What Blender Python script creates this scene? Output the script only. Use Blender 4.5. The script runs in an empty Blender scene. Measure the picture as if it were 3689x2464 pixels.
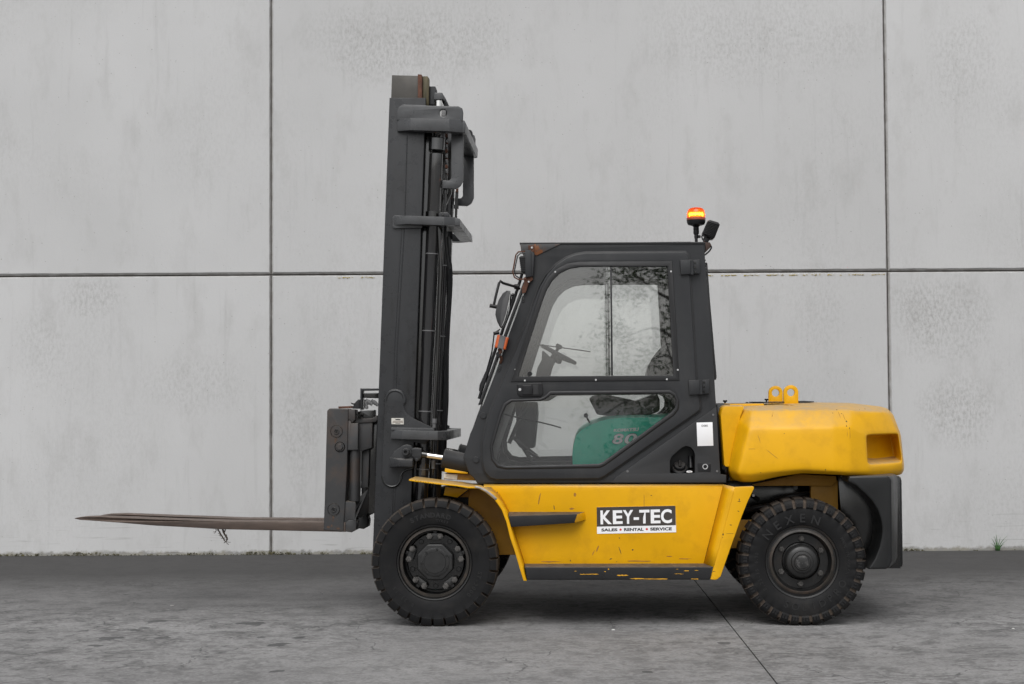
import bpy, bmesh, math, random
from mathutils import Vector, Matrix

random.seed(7)
R = math.radians
sc = bpy.context.scene
col = sc.collection

# ------------------------------------------------------------------ camera
CAM = Vector((0.0, 0.0, 1.434))
FOC, CX, CY = 5656.0, 1844.5, 1232.0          # focal length and image centre of the survey photograph
PITCH, ROLL = math.atan((1445 - 1232) / FOC), R(0.33)
fwd = Vector((0, math.cos(PITCH), math.sin(PITCH)))
rgt0, up0 = Vector((1, 0, 0)), Vector((0, -math.sin(PITCH), math.cos(PITCH)))
rgt = rgt0 * math.cos(ROLL) - up0 * math.sin(ROLL)
upv = up0 * math.cos(ROLL) + rgt0 * math.sin(ROLL)
cam_d = bpy.data.cameras.new('camera')
cam = bpy.data.objects.new('camera', cam_d)
col.objects.link(cam)
cam.matrix_world = Matrix(((rgt.x, upv.x, -fwd.x, CAM.x), (rgt.y, upv.y, -fwd.y, CAM.y),
                           (rgt.z, upv.z, -fwd.z, CAM.z), (0, 0, 0, 1)))
cam_d.sensor_width = 36.0
cam_d.lens = 36.0 * FOC / 3689.0
cam_d.clip_end = 2000
sc.camera = cam

# ------------------------------------------------------------------ sky, sun, exposure
SUN_EL, SUN_AZ = R(52), R(190)                # overcast; the bright part of the sky is behind the camera
w = bpy.data.worlds.new('World'); sc.world = w; w.use_nodes = True
nt = w.node_tree
sky = nt.nodes.new('ShaderNodeTexSky'); sky.sky_type = 'NISHITA'; sky.sun_disc = False
sky.sun_elevation = SUN_EL; sky.sun_rotation = SUN_AZ; sky.dust_density = 3.0
hs = nt.nodes.new('ShaderNodeHueSaturation'); hs.inputs['Saturation'].default_value = 0.14
nt.links.new(sky.outputs[0], hs.inputs['Color'])
bg = nt.nodes['Background']; bg.inputs[1].default_value = 0.12
nt.links.new(hs.outputs[0], bg.inputs[0])
sl = bpy.data.lights.new('sun', 'SUN'); sl.energy = 1.5; sl.angle = R(50); sl.color = (1.0, 0.995, 0.985)
so = bpy.data.objects.new('sun', sl); col.objects.link(so)
sd = Vector((math.sin(SUN_AZ) * math.cos(SUN_EL), math.cos(SUN_AZ) * math.cos(SUN_EL), math.sin(SUN_EL)))
so.rotation_euler = (-sd).to_track_quat('-Z', 'Y').to_euler()
so.location = sd * 30
sc.view_settings.view_transform = 'Standard'
sc.view_settings.look = 'None'
sc.view_settings.gamma = 1.0
sc.view_settings.exposure = 0.24
sc.render.engine = 'CYCLES'
sc.cycles.use_denoising = True
sc.cycles.max_bounces = 7
sc.cycles.diffuse_bounces = 3
sc.cycles.glossy_bounces = 3
sc.cycles.transparent_max_bounces = 16
sc.cycles.caustics_reflective = False
sc.cycles.caustics_refractive = False

# ------------------------------------------------------------------ survey: photograph point -> metres on a real plane
def ray(u, v):
    return (rgt * (u - CX) + upv * (CY - v) + fwd * FOC).normalized()
def ground_hit(u, v, z=0.0):
    d = ray(u, v); return CAM + d * ((z - CAM.z) / d.z)
YAW = R(-3.0)
ROOT = ground_hit(1566, 2258)
TM = Matrix.Translation(ROOT) @ Matrix.Rotation(YAW, 4, 'Z')
TI = TM.inverted()
O_L = TI @ CAM
FR = {'s': (0, 0, 1), 'z1': (1300, 240, 2.904), 'z2': (1300, 740, 2.904), 'z3': (1120, 1340, 2.5283), 'z4': (200, 1780, 2.0964),
      'z5': (1680, 840, 2.6136), 'z6': (1280, 1660, 2.45), 'z7': (2600, 1680, 2.5286), 'z8': (1760, 1700, 2.302),
      'y1': (1640, 840, 1.704), 'y2': (2400, 720, 6.533), 'y3': (2520, 1360, 3.0103), 'y4': (2380, 1480, 5.6),
      'y5': (1980, 1380, 4.127), 'y6': (1820, 900, 3.136), 'y7': (2100, 1800, 6.179), 'y8': (1360, 1560, 5.226)}
def P(f, d, x, y):
    ox, oy, s = FR[f]
    v = TI.to_3x3() @ ray(ox + x / s, oy + y / s)
    t = (d - O_L.y) / v.y
    q = O_L + v * t
    return (q.x, q.z)
def L(f, d, *xy):
    return [P(f, d, xy[i], xy[i + 1]) for i in range(0, len(xy), 2)]
def V(f, d, x, y):
    a = P(f, d, x, y); return Vector((a[0], d, a[1]))
def SZ(f, d, n):                               # length of n zoomed units at depth d
    return n / FR[f][2] / FOC * (10.0 + d)
YC = 0.93                                      # centre plane of the truck

# ------------------------------------------------------------------ materials
MATS = {}
def mat(name, base, rough=0.5, metal=0.0, var=0.15, vscale=6.0, bump=0.0, bscale=200.0, dust=None, dirt=None, dirt_amt=0.0,
        dirt_scale=3.0, stretch=(1, 1, 1), chips=None, chip_thr=0.72, chip_scale=9.0, chip_stretch=(1, 1, 1), spec=0.5, coat=0.0, rvar=0.15):
    m = bpy.data.materials.new(name); m.use_nodes = True
    t = m.node_tree; N = t.nodes; K = t.links
    b = N['Principled BSDF']
    b.inputs['Metallic'].default_value = metal
    b.inputs['Specular IOR Level'].default_value = spec
    b.inputs['Coat Weight'].default_value = coat
    tc = N.new('ShaderNodeTexCoord')
    def mp(s):
        q = N.new('ShaderNodeMapping'); q.inputs['Scale'].default_value = s; K.new(tc.outputs['Object'], q.inputs[0]); return q
    def noise(scale, s=(1, 1, 1), det=4, rg=0.6):
        n = N.new('ShaderNodeTexNoise'); n.inputs['Scale'].default_value = scale; n.inputs['Detail'].default_value = det
        n.inputs['Roughness'].default_value = rg; K.new(mp(s).outputs[0], n.inputs['Vector']); return n
    def ramp(src, a, bb):
        r = N.new('ShaderNodeMapRange'); r.inputs[1].default_value = a; r.inputs[2].default_value = bb; K.new(src, r.inputs[0]); return r.outputs[0]
    def mix(fac, c1, c2):
        x = N.new('ShaderNodeMix'); x.data_type = 'RGBA'
        if isinstance(fac, float): x.inputs[0].default_value = fac
        else: K.new(fac, x.inputs[0])
        for s_, c in ((6, c1), (7, c2)):
            if isinstance(c, tuple): x.inputs[s_].default_value = (*c, 1)
            else: K.new(c, x.inputs[s_])
        return x.outputs[2]
    n1 = noise(vscale, stretch)
    f = ramp(n1.outputs[0], 0.3, 0.7)
    lo = tuple(max(0, c * (1 - var)) for c in base); hi = tuple(min(1, c * (1 + var)) for c in base)
    c = mix(f, lo, hi)
    if dirt:
        n2 = noise(dirt_scale, stretch, 5, 0.65)
        g = ramp(n2.outputs[0], 0.5, 0.75)
        g2 = N.new('ShaderNodeMath'); g2.operation = 'MULTIPLY'; K.new(g, g2.inputs[0]); g2.inputs[1].default_value = dirt_amt
        c = mix(g2.outputs[0], c, dirt)
    if chips:
        n3 = noise(chip_scale, chip_stretch, 4, 0.5)
        g = ramp(n3.outputs[0], chip_thr, chip_thr + 0.012)
        c = mix(g, c, chips)
    if dust:                                   # dust that has settled on upward faces
        ge = N.new('ShaderNodeNewGeometry'); sp = N.new('ShaderNodeSeparateXYZ'); K.new(ge.outputs['Normal'], sp.inputs[0])
        g = ramp(sp.outputs[2], 0.45, 0.95)
        n4 = noise(14, (1, 1, 1), 4, 0.7)
        mu = N.new('ShaderNodeMath'); mu.operation = 'MULTIPLY'; K.new(g, mu.inputs[0]); K.new(ramp(n4.outputs[0], 0.1, 0.6), mu.inputs[1])
        m2 = N.new('ShaderNodeMath'); m2.operation = 'MULTIPLY'; K.new(mu.outputs[0], m2.inputs[0]); m2.inputs[1].default_value = 0.85
        c = mix(m2.outputs[0], c, dust)
    K.new(c, b.inputs['Base Color'])
    n5 = noise(vscale * 2.3)
    r = N.new('ShaderNodeMapRange'); r.inputs[1].default_value = 0.3; r.inputs[2].default_value = 0.7
    r.inputs[3].default_value = max(0.02, rough - rvar * rough); r.inputs[4].default_value = min(1, rough + rvar * rough)
    K.new(n5.outputs[0], r.inputs[0]); K.new(r.outputs[0], b.inputs['Roughness'])
    if bump:
        n6 = noise(bscale, (1, 1, 1), 3)
        bp = N.new('ShaderNodeBump'); bp.inputs['Strength'].default_value = bump; bp.inputs['Distance'].default_value = 0.002
        K.new(n6.outputs[0], bp.inputs['Height']); K.new(bp.outputs[0], b.inputs['Normal'])
    MATS[name] = m
    return m
YEL = mat('yellow_paint', (0.72, 0.372, 0.003), 0.38, spec=0.3, var=0.05, vscale=3, bump=0.12, bscale=260, dust=(0.42, 0.30, 0.16), dirt=(0.42, 0.20, 0.006),
          dirt_amt=0.35, dirt_scale=7, chips=(0.05, 0.03, 0.02), chip_thr=0.755, chip_scale=26)
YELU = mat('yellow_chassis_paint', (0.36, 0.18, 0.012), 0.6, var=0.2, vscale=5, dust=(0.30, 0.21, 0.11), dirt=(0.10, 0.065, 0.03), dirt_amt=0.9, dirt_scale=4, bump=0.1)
GREY = mat('charcoal_paint', (0.027, 0.028, 0.030), 0.38, spec=0.30, var=0.12, vscale=4, bump=0.14, bscale=120, dust=(0.12, 0.115, 0.11), dirt=(0.055, 0.054, 0.053),
           dirt_amt=0.45, dirt_scale=5, stretch=(1, 1, 0.4))
MASTG = mat('mast_paint', (0.029, 0.030, 0.032), 0.34, spec=0.34, rvar=0.5, var=0.16, vscale=5, bump=0.12, bscale=150, dust=(0.13, 0.125, 0.12), dirt=(0.012, 0.0115, 0.011),
            dirt_amt=0.9, dirt_scale=5, stretch=(2, 2, 0.3), chips=(0.16, 0.16, 0.16), chip_thr=0.79, chip_scale=22)
TIEG = mat('lit_bracket_paint', (0.055, 0.0565, 0.059), 0.36, spec=0.5, var=0.15, vscale=6, rvar=0.4, bump=0.12, bscale=150, dust=(0.14, 0.14, 0.14), dirt=(0.02, 0.02, 0.02), dirt_amt=0.6, dirt_scale=7, chips=(0.2, 0.2, 0.2), chip_thr=0.77, chip_scale=25)  # lighter mast paint: upward-facing light put into the colour, plus fresher paint
WORN = mat('worn_carriage_paint', (0.036, 0.036, 0.037), 0.5, spec=0.4, var=0.15, vscale=6, bump=0.15, bscale=120, dust=(0.15, 0.13, 0.11), dirt=(0.075, 0.045, 0.028),
           dirt_amt=0.6, dirt_scale=6, chips=(0.13, 0.055, 0.02), chip_thr=0.76, chip_scale=18)
BLK = mat('black_plastic', (0.010, 0.010, 0.011), 0.42, spec=0.35, var=0.2, vscale=8, bump=0.1, dust=(0.07, 0.063, 0.057))
BLKS = mat('black_step_paint', (0.013, 0.013, 0.014), 0.55, var=0.2, vscale=8, bump=0.15, bscale=90, dust=(0.12, 0.095, 0.075), spec=0.35)
BUMP = mat('bumper_black', (0.011, 0.0115, 0.012), 0.38, spec=0.38, var=0.15, vscale=5, bump=0.25, bscale=160, dust=(0.10, 0.095, 0.09), chips=(0.12, 0.11, 0.1), chip_thr=0.78, chip_scale=25)
CYL = mat('cylinder_black', (0.016, 0.016, 0.017), 0.16, spec=0.9, coat=0.6, var=0.25, vscale=8, dirt=(0.045, 0.043, 0.040), dirt_amt=0.6, dirt_scale=5, stretch=(3, 3, 0.3))
OIL = mat('oily_black', (0.005, 0.005, 0.005), 0.14, spec=0.8, var=0.3, vscale=10, bump=0.1, dirt=(0.03, 0.027, 0.022), dirt_amt=0.5)
RUB = mat('tyre_rubber', (0.0105, 0.0105, 0.011), 0.6, var=0.15, vscale=7, bump=0.1, bscale=180, dirt=(0.030, 0.0275, 0.025), dirt_amt=0.6, dirt_scale=5, spec=0.16)
MUD = mat('tyre_mud', (0.062, 0.047, 0.036), 0.9, var=0.35, vscale=12, bump=0.3)
TREAD = mat('dusty_rimlit_tread', (0.050, 0.042, 0.036), 0.8, var=0.45, vscale=14, bump=0.2, spec=0.2)  # dusty tan, also lightened to put a rim light on the lug shoulders
RIMD = mat('dusty_rim', (0.030, 0.026, 0.022), 0.5, var=0.5, vscale=9, spec=0.4, dirt=(0.07, 0.05, 0.038), dirt_amt=0.9, dirt_scale=8)
LETT = mat('raised_rubber', (0.015, 0.015, 0.0155), 0.5, var=0.1, spec=0.35)
RIMM = mat('rim_black', (0.009, 0.009, 0.009), 0.33, var=0.3, vscale=9, dirt=(0.040, 0.029, 0.022), dirt_amt=0.75, dirt_scale=7, bump=0.1)
HUBM = mat('hub_black', (0.013, 0.013, 0.013), 0.42, var=0.3, vscale=14, bump=0.25, bscale=110, dirt=(0.032, 0.027, 0.023), dirt_amt=0.5)
NUTM = mat('nut_steel', (0.11, 0.105, 0.10), 0.3, 0.4, var=0.4, vscale=30)
WORNCAP = mat('hub_cap_worn', (0.018, 0.018, 0.018), 0.45, var=0.4, vscale=18, dirt=(0.16, 0.155, 0.15), dirt_amt=0.9, dirt_scale=22)
CHR = mat('chrome', (0.75, 0.74, 0.72), 0.12, 1.0, var=0.03)
BRZ = mat('greased_rod', (0.32, 0.22, 0.12), 0.3, 0.9, var=0.2)
RUST = mat('rust', (0.095, 0.040, 0.024), 0.85, var=0.4, vscale=25, bump=0.3)
FORK = mat('fork_steel', (0.092, 0.068, 0.056), 0.6, 0.3, var=0.35, vscale=5, bump=0.4, bscale=60, dust=(0.17, 0.13, 0.108), dirt=(0.040, 0.038, 0.036),
           dirt_amt=0.9, dirt_scale=4, stretch=(0.5, 1, 2))
HEAT = mat('heat_stained_steel', (0.060, 0.055, 0.048), 0.5, 0.2, var=0.3, vscale=5, dirt=(0.03, 0.03, 0.03), dirt_amt=0.95, dirt_scale=6)
HEATO = mat('stained_olive_steel', (0.075, 0.064, 0.032), 0.5, 0.2, var=0.3, vscale=8, dirt=(0.14, 0.05, 0.02), dirt_amt=0.9, dirt_scale=8, stretch=(4, 1, 0.5))
AMB = mat('amber_plastic', (0.60, 0.10, 0.008), 0.25, var=0.1, coat=0.4)
GREYP = mat('grey_plastic', (0.13, 0.13, 0.132), 0.55, var=0.08)
MIRB = mat('mirror_shell', (0.06, 0.06, 0.062), 0.5, var=0.1)
TEAL = mat('teal_paint', (0.0, 0.58, 0.39), 0.3, var=0.12, vscale=4, coat=0.2)
WHT = mat('white_vinyl', (0.82, 0.82, 0.83), 0.45, var=0.03)
VBRN = mat('dark_brown_vinyl', (0.042, 0.034, 0.030), 0.45, var=0.08)
INK = mat('black_ink', (0.02, 0.018, 0.019), 0.5, var=0.05)
RED = mat('red_ink', (0.55, 0.025, 0.03), 0.5, var=0.05)
SILV = mat('zinc_screw', (0.55, 0.55, 0.55), 0.4, 0.4, var=0.1)
SEATM = mat('seat_vinyl', (0.020, 0.020, 0.021), 0.42, var=0.2, bump=0.2)
INTG = mat('interior_grey', (0.05, 0.051, 0.053), 0.6, var=0.1)
SEAL = mat('window_rubber', (0.014, 0.014, 0.015), 0.5, var=0.15)
SANDM = mat('pale_sticker', (0.55, 0.53, 0.48), 0.5, var=0.2, vscale=60)

def glass_mat(name, tint, k=1.6):
    m = bpy.data.materials.new(name); m.use_nodes = True
    t = m.node_tree; N = t.nodes; K = t.links
    for n in list(N): N.remove(n)
    o = N.new('ShaderNodeOutputMaterial'); mx = N.new('ShaderNodeMixShader')
    tr = N.new('ShaderNodeBsdfTransparent'); tr.inputs[0].default_value = (*tint, 1)
    gl = N.new('ShaderNodeBsdfGlossy'); gl.inputs['Roughness'].default_value = 0.018
    fr = N.new('ShaderNodeFresnel'); fr.inputs[0].default_value = 1.5
    mu = N.new('ShaderNodeMath'); mu.operation = 'MULTIPLY'; mu.inputs[1].default_value = k; mu.use_clamp = True
    K.new(fr.outputs[0], mu.inputs[0]); K.new(mu.outputs[0], mx.inputs[0])
    K.new(tr.outputs[0], mx.inputs[1]); K.new(gl.outputs[0], mx.inputs[2]); K.new(mx.outputs[0], o.inputs[0])
    return m
GLASS = glass_mat('window_glass', (0.965, 0.975, 0.968), 3.0)
AMBG = glass_mat('amber_lens', (1.0, 0.40, 0.06), 1.5)
_t = AMBG.node_tree; _o = _t.nodes['Material Output']; _prev = _o.inputs[0].links[0].from_socket
_tl = _t.nodes.new('ShaderNodeBsdfTranslucent'); _tl.inputs[0].default_value = (0.95, 0.22, 0.015, 1)
_df = _t.nodes.new('ShaderNodeBsdfDiffuse'); _df.inputs[0].default_value = (0.75, 0.13, 0.008, 1)
_m1 = _t.nodes.new('ShaderNodeMixShader'); _m1.inputs[0].default_value = 0.5; _t.links.new(_tl.outputs[0], _m1.inputs[1]); _t.links.new(_df.outputs[0], _m1.inputs[2])
_m2 = _t.nodes.new('ShaderNodeMixShader'); _m2.inputs[0].default_value = 0.45; _t.links.new(_prev, _m2.inputs[1]); _t.links.new(_m1.outputs[0], _m2.inputs[2])
_t.links.new(_m2.outputs[0], _o.inputs[0])
EMI = bpy.data.materials.new('lamp_led'); EMI.use_nodes = True
_b = EMI.node_tree.nodes['Principled BSDF']; _b.inputs['Base Color'].default_value = (0.9, 0.5, 0.1, 1)
_b.inputs['Emission Color'].default_value = (1.0, 0.75, 0.35, 1); _b.inputs['Emission Strength'].default_value = 13.0
EMI2 = bpy.data.materials.new('lamp_glow'); EMI2.use_nodes = True
_b = EMI2.node_tree.nodes['Principled BSDF']; _b.inputs['Base Color'].default_value = (0.9, 0.3, 0.02, 1)
_b.inputs['Emission Color'].default_value = (1.0, 0.5, 0.08, 1); _b.inputs['Emission Strength'].default_value = 0.8
MIRG = mat('mirror_glass', (0.8, 0.8, 0.8), 0.02, 1.0, var=0.0)

# ------------------------------------------------------------------ mesh helpers
def link(name, me, m=None, parent=None, smooth=35):
    if m is not None and not me.materials:
        for q in (m if isinstance(m, (list, tuple)) else [m]): me.materials.append(q)
    if smooth is not None:
        me.shade_smooth(); me.set_sharp_from_angle(angle=R(smooth))
    o = bpy.data.objects.new(name, me); col.objects.link(o)
    if parent is not None: o.parent = parent
    return o
def raw(verts, faces):
    me = bpy.data.meshes.new('m'); me.from_pydata([tuple(v) for v in verts], [], faces); me.update(); return me
def fix(me):
    bm = bmesh.new(); bm.from_mesh(me); bmesh.ops.recalc_face_normals(bm, faces=bm.faces); bm.to_mesh(me); bm.free(); return me
def bevel_me(me, wd, seg=2, ang=25):
    bm = bmesh.new(); bm.from_mesh(me)
    bmesh.ops.recalc_face_normals(bm, faces=bm.faces)
    es = [e for e in bm.edges if len(e.link_faces) == 2 and e.calc_face_angle(0) > R(ang)]
    bmesh.ops.bevel(bm, geom=es, offset=wd, segments=seg, profile=0.6, affect='EDGES', clamp_overlap=True)
    bm.to_mesh(me); bm.free(); return me
def rnd(poly, r, n=5):
    out = []; N = len(poly)
    for i, p in enumerate(poly):
        ri = r[i] if isinstance(r, (list, tuple)) else r
        a = Vector(poly[i - 1]); b = Vector(p); c = Vector(poly[(i + 1) % N])
        u = (a - b); v = (c - b)
        if ri <= 0 or u.length < 1e-6 or v.length < 1e-6: out.append(tuple(b)); continue
        ang = u.angle(v)
        if ang > R(172): out.append(tuple(b)); continue
        t = min(ri / math.tan(ang / 2), u.length * 0.48, v.length * 0.48)
        p0 = b + u.normalized() * t; p1 = b + v.normalized() * t
        for k in range(n + 1):
            s = k / n
            out.append(tuple(p0 * (1 - s) ** 2 + b * 2 * s * (1 - s) + p1 * s ** 2))
    return out
def prism_me(polys, y0, y1, bev=0.004, res=1):
    if not isinstance(polys[0][0], (tuple, list, Vector)): polys = [polys]
    cu = bpy.data.curves.new('c', 'CURVE'); cu.dimensions = '2D'; cu.fill_mode = 'BOTH'
    for p in polys:
        s = cu.splines.new('POLY'); s.points.add(len(p) - 1)
        for i, q in enumerate(p): s.points[i].co = (q[0], q[1], 0, 1)
        s.use_cyclic_u = True
    bev = min(bev, abs(y1 - y0) * 0.45)
    cu.extrude = abs(y1 - y0) / 2 - bev; cu.bevel_depth = bev; cu.bevel_resolution = res; cu.offset = -bev
    ob = bpy.data.objects.new('tmp', cu); col.objects.link(ob)
    me = bpy.data.meshes.new_from_object(ob)
    bpy.data.objects.remove(ob); bpy.data.curves.remove(cu)
    mid = (y0 + y1) / 2
    for v in me.vertices:
        x, y, z = v.co; v.co = (x, mid - z, y)
    bm = bmesh.new(); bm.from_mesh(me); bmesh.ops.remove_doubles(bm, verts=bm.verts, dist=1e-5)
    bmesh.ops.recalc_face_normals(bm, faces=bm.faces); bm.to_mesh(me); bm.free()
    me.materials.clear()
    return me
def prism(name, polys, y0, y1, m, parent, bev=0.004, res=1, smooth=35):
    return link(name, prism_me(polys, y0, y1, bev, res), m, parent, smooth)
def loft_me(loops, cap=True):
    vs = []; fs = []; n = len(loops[0])
    for lp in loops: vs += [tuple(p) for p in lp]
    for k in range(len(loops) - 1):
        for i in range(n):
            j = (i + 1) % n
            fs.append((k * n + i, k * n + j, (k + 1) * n + j, (k + 1) * n + i))
    if cap: fs.append(tuple(range(n))[::-1]); fs.append(tuple((len(loops) - 1) * n + i for i in range(n)))
    return fix(raw(vs, fs))
def loft(name, loops, m, parent, bev=0.0, seg=2, smooth=35):
    me = loft_me(loops)
    if bev: bevel_me(me, bev, seg)
    return link(name, me, m, parent, smooth)
def at3(lst, d): return [Vector((p[0], d, p[1])) for p in lst]
def strip(name, A, B, m, parent, thick=0.0):
    n = len(A); me = raw(list(A) + list(B), [(i, i + 1, n + i + 1, n + i) for i in range(n - 1)])
    o = link(name, fix(me), m, parent, 30)
    if thick:
        md = o.modifiers.new('s', 'SOLIDIFY'); md.thickness = thick; md.offset = 0
    return o
def lathe_me(prof, seg=48, cx=0, cz=0, y0=0):
    vs = []; fs = []; n = len(prof)
    for k in range(seg):
        a = 2 * math.pi * k / seg
        for r, y in prof: vs.append((cx + r * math.cos(a), y0 + y, cz + r * math.sin(a)))
    for k in range(seg):
        k2 = (k + 1) % seg
        for i in range(n - 1): fs.append((k * n + i, k * n + i + 1, k2 * n + i + 1, k2 * n + i))
    me = raw(vs, fs)
    bm = bmesh.new(); bm.from_mesh(me); bmesh.ops.remove_doubles(bm, verts=bm.verts, dist=1e-6)
    bmesh.ops.recalc_face_normals(bm, faces=bm.faces); bm.to_mesh(me); bm.free()
    return me
def lathe(name, prof, c, y0, m, parent, seg=48, smooth=35):
    return link(name, lathe_me(prof, seg, c[0], c[1], y0), m, parent, smooth)
def axis_lathe(name, prof, base, axis, m, parent, seg=24, smooth=35):
    """prof = (r, h) along axis from base"""
    me = lathe_me([(r, h) for r, h in prof], seg)
    q = Vector((0, 1, 0)).rotation_difference(Vector(axis).normalized()).to_matrix().to_4x4()
    me.transform(Matrix.Translation(base) @ q); return link(name, me, m, parent, smooth)
def smooth_path(pts, n=6):
    pts = [Vector(p) for p in pts]; out = []
    for i in range(len(pts) - 1):
        p0 = pts[max(0, i - 1)]; p1 = pts[i]; p2 = pts[i + 1]; p3 = pts[min(len(pts) - 1, i + 2)]
        for k in range(n):
            t = k / n
            out.append(0.5 * ((2 * p1) + (p2 - p0) * t + (2 * p0 - 5 * p1 + 4 * p2 - p3) * t * t + (3 * p1 - p0 - 3 * p2 + p3) * t ** 3))
    out.append(pts[-1]); return out
def tube_me(pts, r, seg=8, taper=None):
    pts = [Vector(p) for p in pts]; vs = []; fs = []
    up = Vector((0.13, 0.97, 0.2)).normalized()
    for i, p in enumerate(pts):
        t = (pts[min(i + 1, len(pts) - 1)] - pts[max(i - 1, 0)]).normalized()
        a = (up - t * up.dot(t)).normalized(); b = t.cross(a)
        rr = r if taper is None else r * taper[i]
        for k in range(seg):
            an = 2 * math.pi * k / seg
            vs.append(p + a * rr * math.cos(an) + b * rr * math.sin(an))
    n = len(pts)
    for i in range(n - 1):
        for k in range(seg):
            k2 = (k + 1) % seg
            fs.append((i * seg + k, i * seg + k2, (i + 1) * seg + k2, (i + 1) * seg + k))
    fs.append(tuple(range(seg))); fs.append(tuple((n - 1) * seg + k for k in range(seg)))
    return fix(raw(vs, fs))
def tube(name, pts, r, m, parent, seg=8, sm=0, taper=None):
    if sm: pts = smooth_path(pts, sm)
    return link(name, tube_me(pts, r, seg, taper), m, parent, 50)
def box(name, x0, x1, y0, y1, z0, z1, m, parent, bev=0.005):
    a = [Vector((x0, y0, z0)), Vector((x1, y0, z0)), Vector((x1, y0, z1)), Vector((x0, y0, z1))]
    return loft(name, [a, [v + Vector((0, y1 - y0, 0)) for v in a]], m, parent, bev)
def join_me(mes):
    bm = bmesh.new()
    for q in mes: bm.from_mesh(q)
    me = bpy.data.meshes.new('m'); bm.to_mesh(me); bm.free(); return me
def mirror(o, parent=None, yc=YC):
    """the same part on the far side of the truck"""
    me = o.data.copy()
    for v in me.vertices: v.co.y = 2 * yc - v.co.y
    me.flip_normals()
    c = o.copy(); c.data = me; col.objects.link(c)
    c.parent = parent if parent is not None else o.parent
    return c
def mirror_tree(o, parent=None):
    c = mirror(o, parent) if o.type == 'MESH' else None
    for ch in list(o.children):
        if not ch.name.startswith(('raised_letter', 'lug_marks')): mirror(ch, c)   # nothing of these shows on the far side
    return c
def hexbolt(name, f, d, x, y, r, m, parent, h=0.012, washer=True):
    c = P(f, d, x, y); rr = SZ(f, d, r)
    pr = [(0, -h), (rr * 0.5, -h), (rr * 0.85, -h), (rr, -h * 0.75), (rr, 0)]
    me = lathe_me(pr, 6, c[0], c[1], d)
    if washer: me = join_me([me, lathe_me([(0, -h * 0.25), (rr * 1.25, -h * 0.25), (rr * 1.3, 0)], 16, c[0], c[1], d)])
    return link(name, me, m, parent, 25)
def disc(name, f, d, x, y, r, h, m, parent, seg=24):
    c = P(f, d, x, y); rr = SZ(f, d, r)
    return lathe(name, [(0, -h), (rr * 0.9, -h), (rr, -h * 0.7), (rr, 0.002)], c, d, m, parent, seg)
def text_me(s, bold=0.0, extrude=0.0, shear=0.0, space=1.0):
    cu = bpy.data.curves.new('t', 'FONT'); cu.body = s; cu.offset = bold; cu.extrude = extrude; cu.shear = shear
    cu.space_character = space; cu.resolution_u = 4; cu.fill_mode = 'BOTH' if extrude else 'FRONT'
    ob = bpy.data.objects.new('tmp', cu); col.objects.link(ob)
    me = bpy.data.meshes.new_from_object(ob); bpy.data.objects.remove(ob); bpy.data.curves.remove(cu); me.materials.clear()
    return me
def print_text(name, s, corners, depth, m, parent, bold=0.0, shear=0.0, space=1.0):
    """text printed into the four corners (bl, br, tr, tl) given in the x-z plane at depth"""
    me = text_me(s, bold, 0.0, shear, space)
    xs = [v.co.x for v in me.vertices]; ys = [v.co.y for v in me.vertices]
    x0, x1, y0, y1 = min(xs), max(xs), min(ys), max(ys)
    bl, br, tr, tl = [Vector(c) for c in corners]
    for v in me.vertices:
        u = (v.co.x - x0) / (x1 - x0); t = (v.co.y - y0) / (y1 - y0)
        q = bl * (1 - u) * (1 - t) + br * u * (1 - t) + tr * u * t + tl * (1 - u) * t
        v.co = (q.x, depth, q.y)
    return link(name, me, m, parent, None)
def arc_text(s, c, r, a0, a1, h, depth, bold=0.02, flip=False, ex=0.0015):
    """embossed letters along a circle; angles in degrees, clockwise from the top"""
    out = []; n = len(s)
    for i, ch in enumerate(s):
        if ch == ' ': continue
        me = text_me(ch, bold, 0.02)
        xs = [v.co.x for v in me.vertices]; ys = [v.co.y for v in me.vertices]
        xm = (min(xs) + max(xs)) / 2; sc_ = h / 0.7
        a = R(a0 + (a1 - a0) * (i + 0.5) / n)
        for v in me.vertices:
            x = (v.co.x - xm) * sc_; y = (v.co.y - 0.35) * sc_
            if flip: x, y = -x, -y
            px = r * math.sin(a) + x * math.cos(a) + y * math.sin(a)
            pz = r * math.cos(a) - x * math.sin(a) + y * math.cos(a)
            v.co = (c[0] + px, depth - (ex if v.co.z > 0 else -ex), c[1] + pz)
        out.append(me)
    return out
def empty(name, loc, rz=0.0, label=None, cat=None):
    o = bpy.data.objects.new(name, None); col.objects.link(o); o.location = loc; o.rotation_euler = (0, 0, rz)
    o.empty_display_size = 0.2
    if label: o['label'] = label; o['category'] = cat
    return o

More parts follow.
